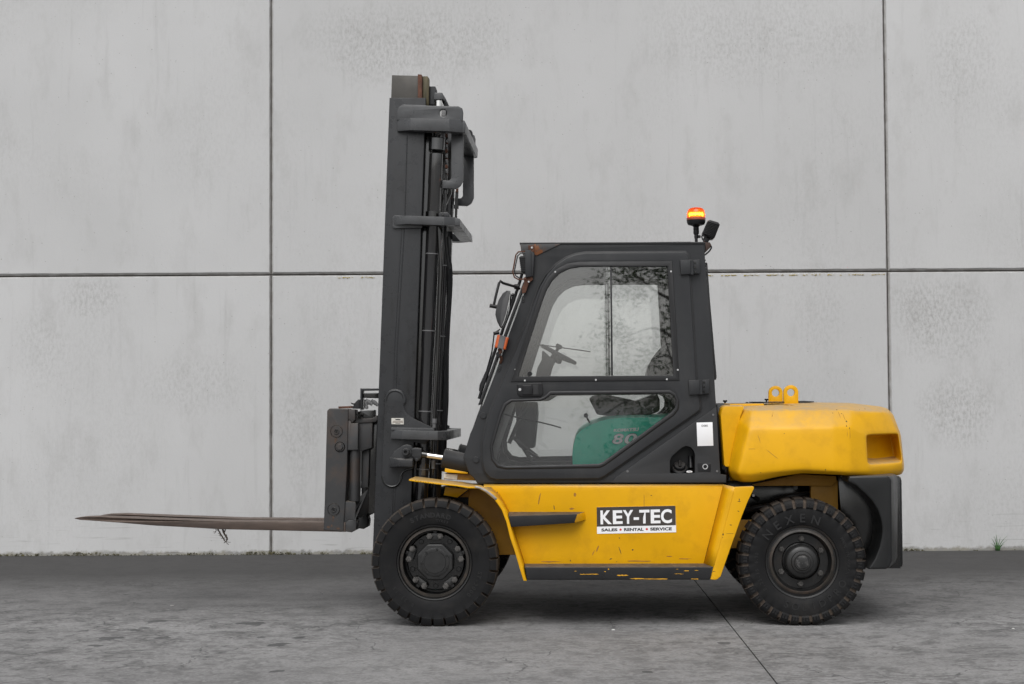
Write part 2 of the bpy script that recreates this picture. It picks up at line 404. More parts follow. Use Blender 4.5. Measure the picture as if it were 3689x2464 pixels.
# ================================================================== ground
def concrete_nodes(m):
    m.use_nodes = True; t = m.node_tree; N = t.nodes; K = t.links
    tc = N.new('ShaderNodeTexCoord')
    def noise(scale, s=(1, 1, 1), det=4, rg=0.6, dist=0.0, off=(0, 0, 0)):
        q = N.new('ShaderNodeMapping'); q.inputs['Scale'].default_value = s; q.inputs['Location'].default_value = off
        K.new(tc.outputs['Object'], q.inputs[0])
        n = N.new('ShaderNodeTexNoise'); n.inputs['Scale'].default_value = scale; n.inputs['Detail'].default_value = det
        n.inputs['Roughness'].default_value = rg; n.inputs['Distortion'].default_value = dist
        K.new(q.outputs[0], n.inputs['Vector']); return n.outputs[0]
    def mr(src, a, b, c=0.0, d=1.0):
        r = N.new('ShaderNodeMapRange'); K.new(src, r.inputs[0])
        for i, v in enumerate((a, b, c, d)): r.inputs[i + 1].default_value = v
        return r.outputs[0]
    def math_(op, a, b):
        q = N.new('ShaderNodeMath'); q.operation = op
        for i, v in enumerate((a, b)):
            if isinstance(v, (int, float)): q.inputs[i].default_value = v
            else: K.new(v, q.inputs[i])
        return q.outputs[0]
    def mix(fac, c1, c2, mode='MIX'):
        x = N.new('ShaderNodeMix'); x.data_type = 'RGBA'; x.blend_type = mode
        if isinstance(fac, (int, float)): x.inputs[0].default_value = fac
        else: K.new(fac, x.inputs[0])
        for s_, c in ((6, c1), (7, c2)):
            if isinstance(c, tuple): x.inputs[s_].default_value = (*c, 1)
            else: K.new(c, x.inputs[s_])
        return x.outputs[2]
    return t, N, K, tc, noise, mr, math_, mix

WY = (CAM + ray(1844, 1993) * (1.434 / -ray(1844, 1993).z)).y       # distance of the wall
GM = bpy.data.materials.new('yard_concrete')
t, N, K, tc, noise, mr, math_, mix = concrete_nodes(GM)
b = N['Principled BSDF']
c = mix(mr(noise(0.55, (1, 1, 1), 5), 0.35, 0.65), (0.245, 0.241, 0.239), (0.32, 0.315, 0.312))
c = mix(mr(noise(46, (1, 1, 1), 3, 0.75), 0.35, 0.65), c, mix(1.0, c, (0.68, 0.68, 0.68), 'MULTIPLY'))
# curved scuffs left by turning tyres: fragments of thin bent strokes over smudged areas
def ridge(n, wdt): return mr(math_('ABSOLUTE', math_('SUBTRACT', n, 0.5), 0.0), wdt, 0.0)
fr1 = mr(noise(3.1, (1, 1, 1), 3, 0.55, 0, (5, 1, 0)), 0.50, 0.62)
fr2 = mr(noise(4.3, (1, 1, 1), 3, 0.55, 0, (2, 8, 0)), 0.46, 0.60)
s1 = math_('MULTIPLY', ridge(noise(5.5, (0.8, 1.1, 1), 4, 0.55, 0.8), 0.09), fr1)
s2 = math_('MULTIPLY', ridge(noise(12, (0.8, 1.0, 1), 3, 0.5, 0.6, (4, 2, 0)), 0.13), fr2)
s4 = mr(noise(17, (0.7, 0.9, 1), 4, 0.62, 1.0, (7, 3, 0)), 0.50, 0.64)
area = mr(noise(0.5, (0.5, 1, 1), 3, 0.5, 0.3, (9, 5, 0)), 0.36, 0.58, 0.5, 1.0)
sc_f = math_('MULTIPLY', math_('MAXIMUM', math_('MAXIMUM', math_('MULTIPLY', s1, 0.95), math_('MULTIPLY', s2, 0.95)), math_('MULTIPLY', s4, 0.7)), area)
c = mix(sc_f, c, (0.078, 0.077, 0.076))
# pale drag scratches
s3 = mr(noise(7.0, (0.35, 3.2, 1), 3, 0.5, 1.2, (1, 7, 0)), 0.66, 0.74)
c = mix(math_('MULTIPLY', s3, 0.45), c, (0.36, 0.355, 0.35))
# dirt washed up along the wall
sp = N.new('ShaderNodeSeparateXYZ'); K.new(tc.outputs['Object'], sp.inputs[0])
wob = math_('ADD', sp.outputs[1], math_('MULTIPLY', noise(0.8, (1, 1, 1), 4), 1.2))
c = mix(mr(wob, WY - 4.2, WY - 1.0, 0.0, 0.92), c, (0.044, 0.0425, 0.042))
# dark drips and oil spots
spn = math_('SUBTRACT', noise(9, (1, 1, 1), 2), 0.5)
cv = N.new('ShaderNodeCombineXYZ'); K.new(sp.outputs[0], cv.inputs[0]); K.new(sp.outputs[1], cv.inputs[1])
spot = None
for (u, v, r_) in ((455, 2142, .05), (565, 2238, .10), (520, 2262, .06), (490, 2269, .07), (392, 2300, .13), (585, 2297, .085), (345, 2326, .08),
                   (1080, 2298, .085), (938, 2296, .05), (905, 2246, .13), (1000, 2322, .12), (2605, 2316, .07), (1000, 2418, .06), (2330, 2420, .05)):
    g = ground_hit(u, v)
    vm = N.new('ShaderNodeVectorMath'); vm.operation = 'DISTANCE'; K.new(cv.outputs[0], vm.inputs[0]); vm.inputs[1].default_value = (g.x, g.y, 0)
    d = math_('ADD', vm.outputs['Value'], math_('MULTIPLY', spn, r_ * 1.5))
    d = mr(d, r_ * 0.62, r_ * 0.55)
    spot = d if spot is None else math_('MAXIMUM', spot, d)
c = mix(math_('MULTIPLY', spot, 0.75), c, (0.055, 0.055, 0.056))
# hairline cracks
vo = N.new('ShaderNodeTexVoronoi'); vo.feature = 'DISTANCE_TO_EDGE'; vo.inputs['Scale'].default_value = 0.85
wm = N.new('ShaderNodeVectorMath'); wm.operation = 'ADD'; K.new(tc.outputs['Object'], wm.inputs[0])
nn = N.new('ShaderNodeTexNoise'); nn.inputs['Scale'].default_value = 3; nn.inputs['Detail'].default_value = 5; K.new(tc.outputs['Object'], nn.inputs['Vector'])
ns = N.new('ShaderNodeVectorMath'); ns.operation = 'SCALE'; ns.inputs[3].default_value = 0.5; K.new(nn.outputs[1], ns.inputs[0]); K.new(ns.outputs[0], wm.inputs[1])
K.new(wm.outputs[0], vo.inputs['Vector'])
crk = math_('MULTIPLY', mr(vo.outputs[0], 0.006, 0.002), mr(noise(0.7, (1, 1, 1), 2, 0.5, 0, (3, 3, 0)), 0.5, 0.56))
c = mix(math_('MULTIPLY', crk, 0.65), c, (0.05, 0.05, 0.05))
K.new(c, b.inputs['Base Color'])
b.inputs['Roughness'].default_value = 0.85; b.inputs['Specular IOR Level'].default_value = 0.25
bp = N.new('ShaderNodeBump'); bp.inputs['Strength'].default_value = 0.25; bp.inputs['Distance'].default_value = 0.004
K.new(math_('SUBTRACT', noise(90, (1, 1, 1), 3, 0.7), math_('MULTIPLY', crk, 2.0)), bp.inputs['Height']); K.new(bp.outputs[0], b.inputs['Normal'])

SUB = mat('joint_filler', (0.07, 0.068, 0.066), 0.9, var=0.3, vscale=20)
g = link('ground', raw([(-300, -300, -0.02), (300, -300, -0.02), (300, 300, -0.02), (-300, 300, -0.02)], [(0, 1, 2, 3)]), SUB, None, None)
g['kind'] = 'structure'
# cast slabs with an open joint running away from the camera
ja, jb = ground_hit(2490, 2075), ground_hit(2800, 2464)
dj = (ja - jb) / (ja.y - jb.y)
def jx(y, off): q = jb + dj * (y - jb.y); return q.x + off
def slab(xl, xr, name='slab'):
    ys = [-300, -60, -20, 0, 5, 8, 10, 12, WY + 0.3]
    vs = []
    for y in ys: vs.append((xl(y), y, 0.0)); vs.append((xr(y), y, 0.0))
    n = len(vs)
    fs = [(2 * i, 2 * i + 1, 2 * i + 3, 2 * i + 2) for i in range(len(ys) - 1)]
    vs += [(x, y, -0.03) for x, y, z in vs]
    for i in range(len(ys) - 1):
        fs.append((2 * i, 2 * i + 2, n + 2 * i + 2, n + 2 * i)); fs.append((2 * i + 1, n + 2 * i + 1, n + 2 * i + 3, 2 * i + 3))
    link(name, fix(raw(vs, fs)), GM, g, None)
slab(lambda y: -300, lambda y: jx(y, -0.0045) if -25 < y else jx(-20, 0))
slab(lambda y: jx(y, 0.0045) if -25 < y else jx(-20, 0.014), lambda y: 300)

# ================================================================== wall
def wall_hit(u, v):
    d = ray(u, v); return CAM + d * ((WY - CAM.y) / d.y)
STAINS = ((3380, 1150, .55, .5, 1.0), (3440, 1480, .4, .45, .9), (1500, 150, 1.1, .45, .8), (330, 1080, .35, .25, .7), (160, 1250, .35, .5, .5), (700, 1380, .7, .35, .45),
          (2700, 130, 1.2, .5, .55), (1750, 1150, .3, .8, .4), (3500, 250, .5, .7, .5), (2950, 1150, .35, .5, .45), (1080, 1500, .25, .8, .6))
WM = bpy.data.materials.new('precast_concrete')
t, N, K, tc, noise, mr, math_, mix = concrete_nodes(WM)
b = N['Principled BSDF']
oi = N.new('ShaderNodeObjectInfo')
c = mix(mr(noise(0.5, (1, 1, 1), 6, 0.55), 0.3, 0.7), (0.478, 0.478, 0.477), (0.545, 0.545, 0.545))
c = mix(math_('MULTIPLY', mr(noise(2.2, (1.6, 1, 0.7), 5, 0.68), 0.52, 0.75), 0.42), c, (0.36, 0.355, 0.345))
# patches of weather stain, broken up by the surface grain
blot = math_('MULTIPLY', mr(noise(0.62, (1, 1, 1), 4, 0.5, 0.4, (3.3, 0, 1.7)), 0.46, 0.70), 0.36)
sp = N.new('ShaderNodeSeparateXYZ'); K.new(tc.outputs['Object'], sp.inputs[0])
zw = math_('SUBTRACT', noise(1.3, (1, 1, 1), 4, 0.6), 0.5)
for (u, v, rx, rz, st) in STAINS:
    h = wall_hit(u, v)
    ex_ = math_('POWER', math_('MULTIPLY', math_('SUBTRACT', sp.outputs[0], h.x - 0.5), 1 / rx), 2)
    ez_ = math_('POWER', math_('MULTIPLY', math_('SUBTRACT', sp.outputs[2], h.z), 1 / rz), 2)
    d_ = math_('ADD', math_('ADD', ex_, ez_), math_('MULTIPLY', zw, 2.4))
    blot = math_('MAXIMUM', blot, mr(d_, 1.1, 0.1, 0.0, st))
grain = mr(noise(38, (1, 1, 0.5), 4, 0.78), 0.44, 0.64)
c = mix(math_('MULTIPLY', math_('MULTIPLY', blot, grain), 0.62), c, (0.25, 0.244, 0.232))
# vertical runs
run = mr(noise(3.4, (3.0, 1, 0.22), 4, 0.7, 0, (8, 0, 0)), 0.58, 0.78)
c = mix(math_('MULTIPLY', run, 0.3), c, (0.30, 0.297, 0.29))
# blow holes
vo = N.new('ShaderNodeTexVoronoi'); vo.inputs['Scale'].default_value = 26; vo.inputs['Randomness'].default_value = 1.0
K.new(tc.outputs['Object'], vo.inputs['Vector'])
sz = N.new('ShaderNodeSeparateXYZ'); K.new(vo.outputs['Color'], sz.inputs[0])
hole = math_('MULTIPLY', mr(math_('SUBTRACT', vo.outputs['Distance'], math_('MULTIPLY', sz.outputs[0], 0.13)), 0.02, -0.01), mr(sz.outputs[1], 0.52, 0.56))
hz = math_('MULTIPLY', hole, mr(noise(0.8, (1, 1, 1), 3, 0.5, 0, (1, 0, 6)), 0.4, 0.6, 0.15, 0.85))
c = mix(math_('MULTIPLY', hz, 0.75), c, (0.19, 0.183, 0.172))
c = mix(math_('MULTIPLY', mr(noise(120, (1, 1, 1), 3, 0.6), 0.55, 0.75), 0.22), c, (0.30, 0.295, 0.285))
# trowel drag lines low on the panels, splash dirt and algae at the foot
sp = N.new('ShaderNodeSeparateXYZ'); K.new(tc.outputs['Object'], sp.inputs[0])
low = mr(sp.outputs[2], 0.5, 0.05)
dr = mr(noise(9, (0.22, 1, 6), 3, 0.5, 0.6), 0.62, 0.70)
c = mix(math_('MULTIPLY', math_('MULTIPLY', dr, low), 0.5), c, (0.24, 0.235, 0.225))
ft = mr(math_('ADD', sp.outputs[2], math_('MULTIPLY', math_('SUBTRACT', noise(16, (1, 1, 1), 5, 0.7), 0.5), 0.11)), 0.045, 0.02)
c = mix(math_('MULTIPLY', ft, 0.6), c, mix(mr(noise(5), 0.4, 0.6), (0.075, 0.072, 0.055), (0.13, 0.11, 0.045)))
# grime caught on the chamfered edges of the joints, and a slight tone of its own for each panel
c = mix(math_('MULTIPLY', mr(sp.outputs[1], 0.002, 0.010), mr(noise(11), 0.35, 0.6, 0.35, 0.85)), c, (0.25, 0.24, 0.225))
tone = mr(oi.outputs['Random'], 0.0, 1.0, 0.945, 1.0)
cb_ = N.new('ShaderNodeCombineXYZ'); [K.new(tone, cb_.inputs[i_]) for i_ in range(3)]
c = mix(1.0, c, cb_.outputs[0], 'MULTIPLY')
K.new(c, b.inputs['Base Color'])
b.inputs['Roughness'].default_value = 0.82
bp = N.new('ShaderNodeBump'); bp.inputs['Strength'].default_value = 0.3; bp.inputs['Distance'].default_value = 0.003
K.new(math_('SUBTRACT', noise(60, (1, 1, 0.6), 3, 0.7), math_('MULTIPLY', hole, 1.5)), bp.inputs['Height']); K.new(bp.outputs[0], b.inputs['Normal'])

wl = empty('concrete_wall', (0.5, WY, 0), 0, 'tall pale grey wall of large smooth precast concrete panels behind the forklift', 'wall')
xa, xb = wall_hit(976, 990).x, wall_hit(3198, 970).x
zj = wall_hit(1844, 985).z
PW = xb - xa
xs = [xa - 2 * PW, xa - PW, xa, xb, xb + PW, xb + 2 * PW]
zs = [0.0, zj, zj + 2.95, zj + 5.9]
JNT = mat('joint_sealant', (0.085, 0.072, 0.064), 0.85, var=0.4, vscale=14, dirt=(0.16, 0.15, 0.14), dirt_amt=0.6)
bk = link('joint_backing', raw([(xs[0] - 0.5, 0.035, -0.1), (xs[-1] - 0.5, 0.035, -0.1), (xs[-1] - 0.5, 0.035, zs[-1] - .05), (xs[0] - 0.5, 0.035, zs[-1] - .05)], [(0, 1, 2, 3)]), JNT, wl, None)
GV, GH, CH = 0.005, 0.006, 0.021
for i in range(5):
    for j in range(3):
        x0, x1, z0, z1 = xs[i] + GV - 0.5, xs[i + 1] - GV - 0.5, zs[j] + (GH if j else -0.1), zs[j + 1] - GH
        # chipped arris: the chamfer wanders a little along its length
        def edge(n, a, bq): return [a.lerp(bq, k / n) for k in range(n)]
        cs = [Vector((x0, 0, z0)), Vector((x1, 0, z0)), Vector((x1, 0, z1)), Vector((x0, 0, z1))]
        outer = []
        for k in range(4): outer += edge(60, cs[k], cs[(k + 1) % 4])
        ci = [Vector((x0 + CH, 0, z0 + CH)), Vector((x1 - CH * .6, 0, z0 + CH)), Vector((x1 - CH * .6, 0, z1 - CH * .55)), Vector((x0 + CH, 0, z1 - CH * .55))]
        inner = []
        for k in range(4): inner += edge(60, ci[k], ci[(k + 1) % 4])
        inner = [p + Vector((random.uniform(-.0018, .0018), 0, random.uniform(-.0018, .0018))) for p in inner]
        n = len(outer)
        lo = [Vector((p.x, 0.018, p.z)) for p in outer]
        de = [Vector((p.x, 0.16, p.z)) for p in outer]
        vs = inner + lo + de
        fs = [tuple(range(n))]
        for a in range(n):
            q = (a + 1) % n
            fs.append((a, q, n + q, n + a)); fs.append((n + a, n + q, 2 * n + q, 2 * n + a))
        fs.append(tuple(2 * n + a for a in range(n))[::-1])
        link('panel', fix(raw(vs, fs)), WM, wl, 20)

# moss along the foot of the wall and in one joint
MOSS = mat('moss', (0.055, 0.050, 0.018), 0.95, var=0.6, vscale=9)
LICH = mat('lichen', (0.30, 0.22, 0.03), 0.95, var=0.4, vscale=12)
def clumps(name, spots, m, label):
    vs = []; fs = []
    for (x, y, z, r_, fl) in spots:
        b0 = len(vs)
        vs.append((x, y, z + r_ * fl)); ring = 6
        for k in range(ring):
            a = 2 * math.pi * k / ring + random.random()
            vs.append((x + math.cos(a) * r_ * random.uniform(.7, 1.3), y + math.sin(a) * r_ * 0.6, z - r_ * .2 + random.uniform(-.3, .3) * r_))
        for k in range(ring): fs.append((b0, b0 + 1 + k, b0 + 1 + (k + 1) % ring))
    o = link(name, raw(vs, fs), m, None, None); o['kind'] = 'stuff'; o['label'] = label; o['category'] = 'moss'
    return o
sp_ = []
for k in range(5200):
    x = random.uniform(-9, 9.5)
    dens = 0.28 + 0.5 * math.sin(x * 2.1) * math.sin(x * 5.3 + 1) + 0.35 * math.sin(x * 11.7) * math.sin(x * 23.1 + 2) + (0.22 if x < -1 else -0.16)
    if random.random() > dens: continue
    r_ = random.uniform(.003, .011)
    sp_.append((x, WY - random.uniform(0.0, 0.018), random.uniform(0, 0.03) * dens, r_, random.uniform(.4, 1.0)))
clumps('moss', sp_, MOSS, 'dark green and brown moss growing along the foot of the wall')
sp_ = []
for x0, x1, n_ in ((xb - 1.75, xb - 0.03, 240), (xa + 0.62, xa + 1.25, 60)):
    for k in range(n_):
        x = random.uniform(x0, x1)
        if math.sin(x * 31) + math.sin(x * 57) < -0.5: continue
        sp_.append((x, WY - 0.001, zj - 0.031 + random.uniform(-.004, .004), random.uniform(.004, .010), 0.5))
clumps('lichen', sp_, LICH, 'yellow lichen along the horizontal joint of the wall')

# grass tuft at the foot of the wall
GRN = mat('grass_blade', (0.045, 0.13, 0.03), 0.6, var=0.4, vscale=30)
gb = wall_hit(3590, 1984)
tf = empty('grass_tuft', (gb.x, WY - 0.02, 0.0), 0, 'small green grass tuft sprouting at the foot of the concrete wall', 'grass')
for (dx, h, lean) in ((-.012, .13, -.05), (-.004, .15, -.03), (0.0, .17, -.015), (.006, .14, .02), (.012, .15, .075), (.018, .11, .07), (-.008, .08, -.06), (.01, .07, .05)):
    A, B = [], []
    for k in range(6):
        s = k / 5; wd = 0.006 * (1 - s) + 0.0004
        cx_ = dx + lean * s * s; z_ = h * s * (1 - 0.08 * s)
        A.append(Vector((cx_ - wd, -0.004 - .02 * s, z_))); B.append(Vector((cx_ + wd, -0.006 - .02 * s, z_)))
    strip('blade', A, B, GRN, tf, 0.0008)
# pebbles and litter on the yard
STN = mat('pebble_stone', (0.30, 0.29, 0.28), 0.8, var=0.3)
PAP = mat('litter_scrap', (0.62, 0.62, 0.60), 0.7, var=0.1)
for (u, v, r_, m_, lb) in ((2210, 2270, .008, PAP, 'white scrap of litter on the concrete between the two near wheels'),
                           (3650, 2265, .006, PAP, 'tiny white scrap of litter on the concrete behind the rear wheel'),
                           (620, 2183, .009, STN, 'small grey pebble on the concrete under the forks')):
    q = ground_hit(u, v)
    bm = bmesh.new(); bmesh.ops.create_icosphere(bm, subdivisions=2, radius=r_)
    for vv in bm.verts:
        vv.co.x *= 1.5 * random.uniform(.8, 1.2); vv.co.z *= 0.45; vv.co *= random.uniform(.8, 1.2)
    me = bpy.data.meshes.new('m'); bm.to_mesh(me); bm.free()
    o = link('litter_scrap' if m_ is PAP else 'pebble', me, m_, None, 60); o.location = (q.x, q.y, r_ * 0.3); o['label'] = lb
    o['category'] = 'litter' if m_ is PAP else 'pebble'

# ================================================================== tree behind the camera (it shows in the cab glass)
BARK = mat('bark', (0.09, 0.07, 0.055), 0.9, var=0.3, vscale=12, bump=0.5, bscale=40)
LEAF = mat('leaves', (0.07, 0.11, 0.03), 0.55, var=0.5, vscale=2)
def tree(x, y, h, rx, rz, zc, n, label):
    tr = empty('tree', (x, y, 0), 0, label, 'tree')
    mes = [tube_me(smooth_path([(0, 0, -.1), (.05, 0, h * .3), (-.05, .05, h * .6), (.05, 0, h * .92)], 5), .11, 10, [1 - .8 * k / 15 for k in range(16)])]
    tips = []
    for k in range(16):
        a = k * 2.4; z0 = h * (.1 + .75 * k / 16); ln = rx * random.uniform(.6, 1.0) * (1.1 - .4 * k / 16)
        e = Vector((math.cos(a) * ln, math.sin(a) * ln, z0 + random.uniform(-.2, .8)))
        mid = Vector((math.cos(a) * ln * .5, math.sin(a) * ln * .5, z0 + .25))
        mes.append(tube_me(smooth_path([(0, 0, z0), mid, e], 4), .035, 6, [1 - .8 * j / 8 for j in range(9)]))
        tips += [e, mid, e.lerp(mid, .5)]
    link('trunk', join_me(mes), BARK, tr, 60)
    vs = []; fs = []
    random.shuffle(tips); tips = tips[:30]
    cl = [Vector((t_.x, t_.y, t_.z)) + Vector((random.gauss(0, .3), random.gauss(0, .3), random.gauss(0, .3))) for t_ in tips for _ in range(4)]
    for k in range(n):
        c0 = random.choice(cl); p = c0 + Vector((random.gauss(0, .12), random.gauss(0, .12), random.gauss(0, .13)))
        u = Vector((random.gauss(0, 1), random.gauss(0, 1), random.gauss(0, .6))).normalized(); v_ = u.orthogonal().normalized()
        s = random.uniform(.028, .05); b0 = len(vs)
        vs += [p - u * s, p + v_ * s * .42, p + u * s, p - v_ * s * .42]; fs.append((b0, b0 + 1, b0 + 2, b0 + 3))
    link('crown', raw(vs, fs), LEAF, tr, None)
tree(1.15, -4.2, 4.4, 1.35, 2.0, 3.8, 7500, 'leafy young tree across the yard, mirrored in the cab windows')
tree(5.2, -7.5, 6.4, 1.8, 2.0, 3.8, 5200, 'wide leafy tree across the yard, beside a smaller one')

# ================================================================== forklift
TRUCK = empty('forklift_truck', ROOT, YAW, 'yellow and charcoal diesel forklift truck with enclosed cab and lit amber beacon', 'forklift')

# ------------------------------------------------------------------ wheels
def tyre_me(c, y0, Ro, prof, gprof, lugs, gfrac, phase):
    """prof: section of a lug, gprof: section of the groove between lugs (same length); (r, y) in units of Ro and metres"""
    vs = []; fs = []; mi = []; n = len(prof); rings = []
    for k in range(lugs):
        a0 = 2 * math.pi * (k / lugs) + phase; da = 2 * math.pi / lugs
        for (fr, g) in ((0.0, 1), (gfrac, 1), (gfrac + .015, 0), ((1 + gfrac) / 2, 0), (.985, 0)):
            rings.append((a0 + da * fr, g))
    for a, g in rings:
        for (r, y) in (gprof if g else prof): vs.append((c[0] + r * Ro * math.cos(a), y0 + y, c[1] + r * Ro * math.sin(a)))
    m = len(rings)
    for k in range(m):
        k2 = (k + 1) % m
        both = rings[k][1] or rings[k2][1]
        for i in range(n - 1):
            fs.append((k * n + i, k * n + i + 1, k2 * n + i + 1, k2 * n + i))
            d = abs(prof[i][0] - gprof[i][0]) + abs(prof[i][1] - gprof[i][1]) + abs(prof[i + 1][0] - gprof[i + 1][0]) + abs(prof[i + 1][1] - gprof[i + 1][1])
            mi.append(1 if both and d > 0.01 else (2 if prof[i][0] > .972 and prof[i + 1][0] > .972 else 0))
    me = raw(vs, fs)
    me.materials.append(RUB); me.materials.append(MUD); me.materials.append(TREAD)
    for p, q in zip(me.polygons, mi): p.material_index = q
    return fix(me)
def ring_bolts(names, c, y, r, n, rr, h, m, parent, ph=0.0):
    for k in range(n):
        a = R(ph + 360 * k / n); x, z = c[0] + r * math.sin(a), c[1] + r * math.cos(a)
        pr = [(0, -h), (rr * .45, -h), (rr * .5, -h * 1.25), (rr * .55, -h), (rr * .85, -h), (rr, -h * .8), (rr, 0.004)]
        link(names, lathe_me(pr, 6, x, z, y), m, parent, 25)

def letters(parent, words):
    for wd in words:
        for me in wd: link('raised_letter', me, LETT, parent, None)

# front wheel
RF = SZ('s', 0, 231)
cf = (P('s', 0, 1564, 2028)[0], RF * 0.992)
WF = 0.235
pF = [(.575, .030), (.60, .016), (.66, .008), (.75, .003), (.855, .004), (.87, .002), (.875, -.004), (.93, -.002), (.975, .006), (.993, .018), (1.0, .045),
      (1.0, .095), (1.0, .14), (1.0, WF - .045), (.993, WF - .018), (.975, WF - .006), (.875, WF + .004), (.86, WF - .003), (.70, WF - .01), (.575, WF - .03)]
gF = [(.575, .030), (.60, .016), (.66, .008), (.75, .003), (.855, .004), (.87, .004), (.878, .010), (.90, .028), (.915, .040), (.925, .050), (.93, .060),
      (.95, .085), (1.0, .115), (.93, WF - .06), (.925, WF - .05), (.915, WF - .04), (.878, WF - .01), (.86, WF - .003), (.70, WF - .01), (.575, WF - .03)]
wh = lathe('wheel', [(.30 * RF, .10), (.30 * RF, .16), (.50 * RF, .16), (.52 * RF, .12), (.50 * RF, .055), (.51 * RF, .040), (.555 * RF, .036), (.565 * RF, .016), (.585 * RF, .014), (.592 * RF, .022), (.585 * RF, .034), (.575 * RF, .08), (.575 * RF, WF - .03)], cf, 0, RIMM, TRUCK, 72)
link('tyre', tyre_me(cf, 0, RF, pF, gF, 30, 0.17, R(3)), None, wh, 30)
lathe('rim_ring', [(.500 * RF, .034), (.506 * RF, .028), (.545 * RF, .030), (.552 * RF, .036)], cf, 0, RIMD, wh, 72)
# hub with five clamp pairs
oct_ = [(cf[0] + .305 * RF * math.cos(R(22.5 + 45 * k)), cf[1] + .305 * RF * math.sin(R(22.5 + 45 * k))) for k in range(8)]
prism('hub', rnd(oct_, .02), .050, .16, HUBM, wh, .010, 3)
lathe('hub_cap', [(0, -.006), (.17 * RF, -.006), (.175 * RF, -.002), (.205 * RF, -.002), (.225 * RF, 0.0), (.23 * RF, .008)], cf, .047, HUBM, wh, 48)
ring_bolts('cap_bolt', cf, .047, .205 * RF, 7, .008, .006, HUBM, wh, 10)
lathe('wheel_disc', [(.28 * RF, .108), (.44 * RF, .108), (.46 * RF, .13)], cf, 0, OIL, wh, 48)
for k in range(5):
    a = R(72 * k)
    ux, uz = math.sin(a), math.cos(a); tx, tz = math.cos(a), -math.sin(a)
    r0 = .395 * RF
    pts = [(cf[0] + ux * (r0 + q) + tx * s, cf[1] + uz * (r0 + q) + tz * s) for q, s in ((-.022, -.036), (-.022, .036), (.010, .040), (.022, .025), (.022, -.025), (.010, -.040))]
    cl = prism('clamp', rnd(pts, .006, 3), .058, .112, HUBM, wh, .004)
    pts = [(cf[0] + ux * (r0 + .030 + q) + tx * s, cf[1] + uz * (r0 + .030 + q) + tz * s) for q, s in ((-.01, -.012), (-.01, .012), (.008, .012), (.008, -.012))]
    prism('clamp_tab', pts, .064, .11, HUBM, wh, .003)
    for s in (-1, 1):
        x, z = cf[0] + ux * .405 * RF + tx * s * .0345, cf[1] + uz * .405 * RF + tz * s * .0345
        rr = .0215
        nb = lathe_me([(0, -.030), (rr * .4, -.030), (rr * .42, -.020), (rr * .8, -.020), (rr, -.015), (rr, 0)], 6, x, z, .060)
        link('wheel_nut', nb, NUTM, wh, 25)
    a += R(36)
    x, z = cf[0] + math.sin(a) * .385 * RF, cf[1] + math.cos(a) * .385 * RF
    link('hub_bolt', lathe_me([(0, -.014), (.014, -.014), (.017, -.010), (.017, 0), (.024, 0), (.024, .006)], 8, x, z, .104), OIL, wh, 25)
letters(wh, [arc_text('STANDARD', cf, .745 * RF, -31, 21, .030, .003, .03), arc_text('TYRES', cf, .66 * RF, 2, 20, .016, .006, .02),
     arc_text('ST-3000', cf, .735 * RF, 100, 135, .026, .003, .02, False), arc_text('8.25-15', cf, .74 * RF, 205, 240, .022, .003, .02)])
mirror_tree(wh)

# rear wheel, turned in a little further inboard
YR = 0.06
RR = SZ('s', YR, 228)
cr = (P('s', YR, 2891, 2017)[0], RR * 0.992)
pR = [(.555, .034), (.58, .018), (.64, .008), (.72, .003), (.80, .003), (.835, .004), (.842, .001), (.86, -.004), (.93, -.002), (.96, .004), (.985, .016), (1.0, .04),
      (1.0, .10), (1.0, WF - .04), (.985, WF - .016), (.96, WF - .004), (.85, WF + .004), (.80, WF - .003), (.66, WF - .01), (.555, WF - .034)]
gR = [(.555, .034), (.58, .018), (.64, .008), (.72, .003), (.80, .003), (.835, .005), (.842, .006), (.86, .008), (.93, .010), (.95, .022), (.962, .04), (.966, .06),
      (.966, .10), (.962, WF - .04), (.95, WF - .022), (.93, WF - .010), (.85, WF - .008), (.80, WF - .003), (.66, WF - .01), (.555, WF - .034)]
wr = lathe('wheel', [(.30 * RR, .085), (.425 * RR, .085), (.44 * RR, .075), (.455 * RR, .040), (.47 * RR, .030), (.535 * RR, .034), (.545 * RR, .020), (.57 * RR, .017), (.577 * RR, .028), (.56 * RR, .05), (.555 * RR, WF - .03)], cr, YR, RIMM, TRUCK, 72)
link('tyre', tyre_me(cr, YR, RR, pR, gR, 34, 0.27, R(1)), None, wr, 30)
mes = []
for k in range(34):
    a = 2 * math.pi * (k + .5 + .135) / 34 + R(1)
    for s in (-1, 1):
        x, z = cr[0] + .892 * RR * math.cos(a) - s * .009 * math.sin(a), cr[1] + .892 * RR * math.sin(a) + s * .009 * math.cos(a)
        pp = [(x + math.cos(a) * p * .011 - math.sin(a) * q * .005, z + math.sin(a) * p * .011 + math.cos(a) * q * .005) for p, q in ((-1, -1), (1, -1), (1, 1), (-1, 1))]
        mes.append(loft_me([at3(pp, YR - .0065), at3(pp, YR + .004)]))
lm = link('lug_marks', join_me(mes), BLK, wr, None); lm['kind'] = 'stuff'
lathe('rim_ring', [(.462 * RR, .030), (.47 * RR, .024), (.50 * RR, .027), (.51 * RR, .031)], cr, YR, RIMD, wr, 72)
lathe('hub', [(0, -.020), (.122 * RR, -.020), (.130 * RR, -.014), (.165 * RR, -.011), (.174 * RR, .0), (.225 * RR, .004), (.25 * RR, .014), (.262 * RR, .04), (.265 * RR, .075), (.285 * RR, .080), (.285 * RR, .09)], cr, YR + .015, HUBM, wr, 48)
lathe('hub_cap', [(0, -.028), (.06 * RR, -.027), (.095 * RR, -.024), (.105 * RR, -.0195)], cr, YR + .014, WORNCAP, wr, 32)
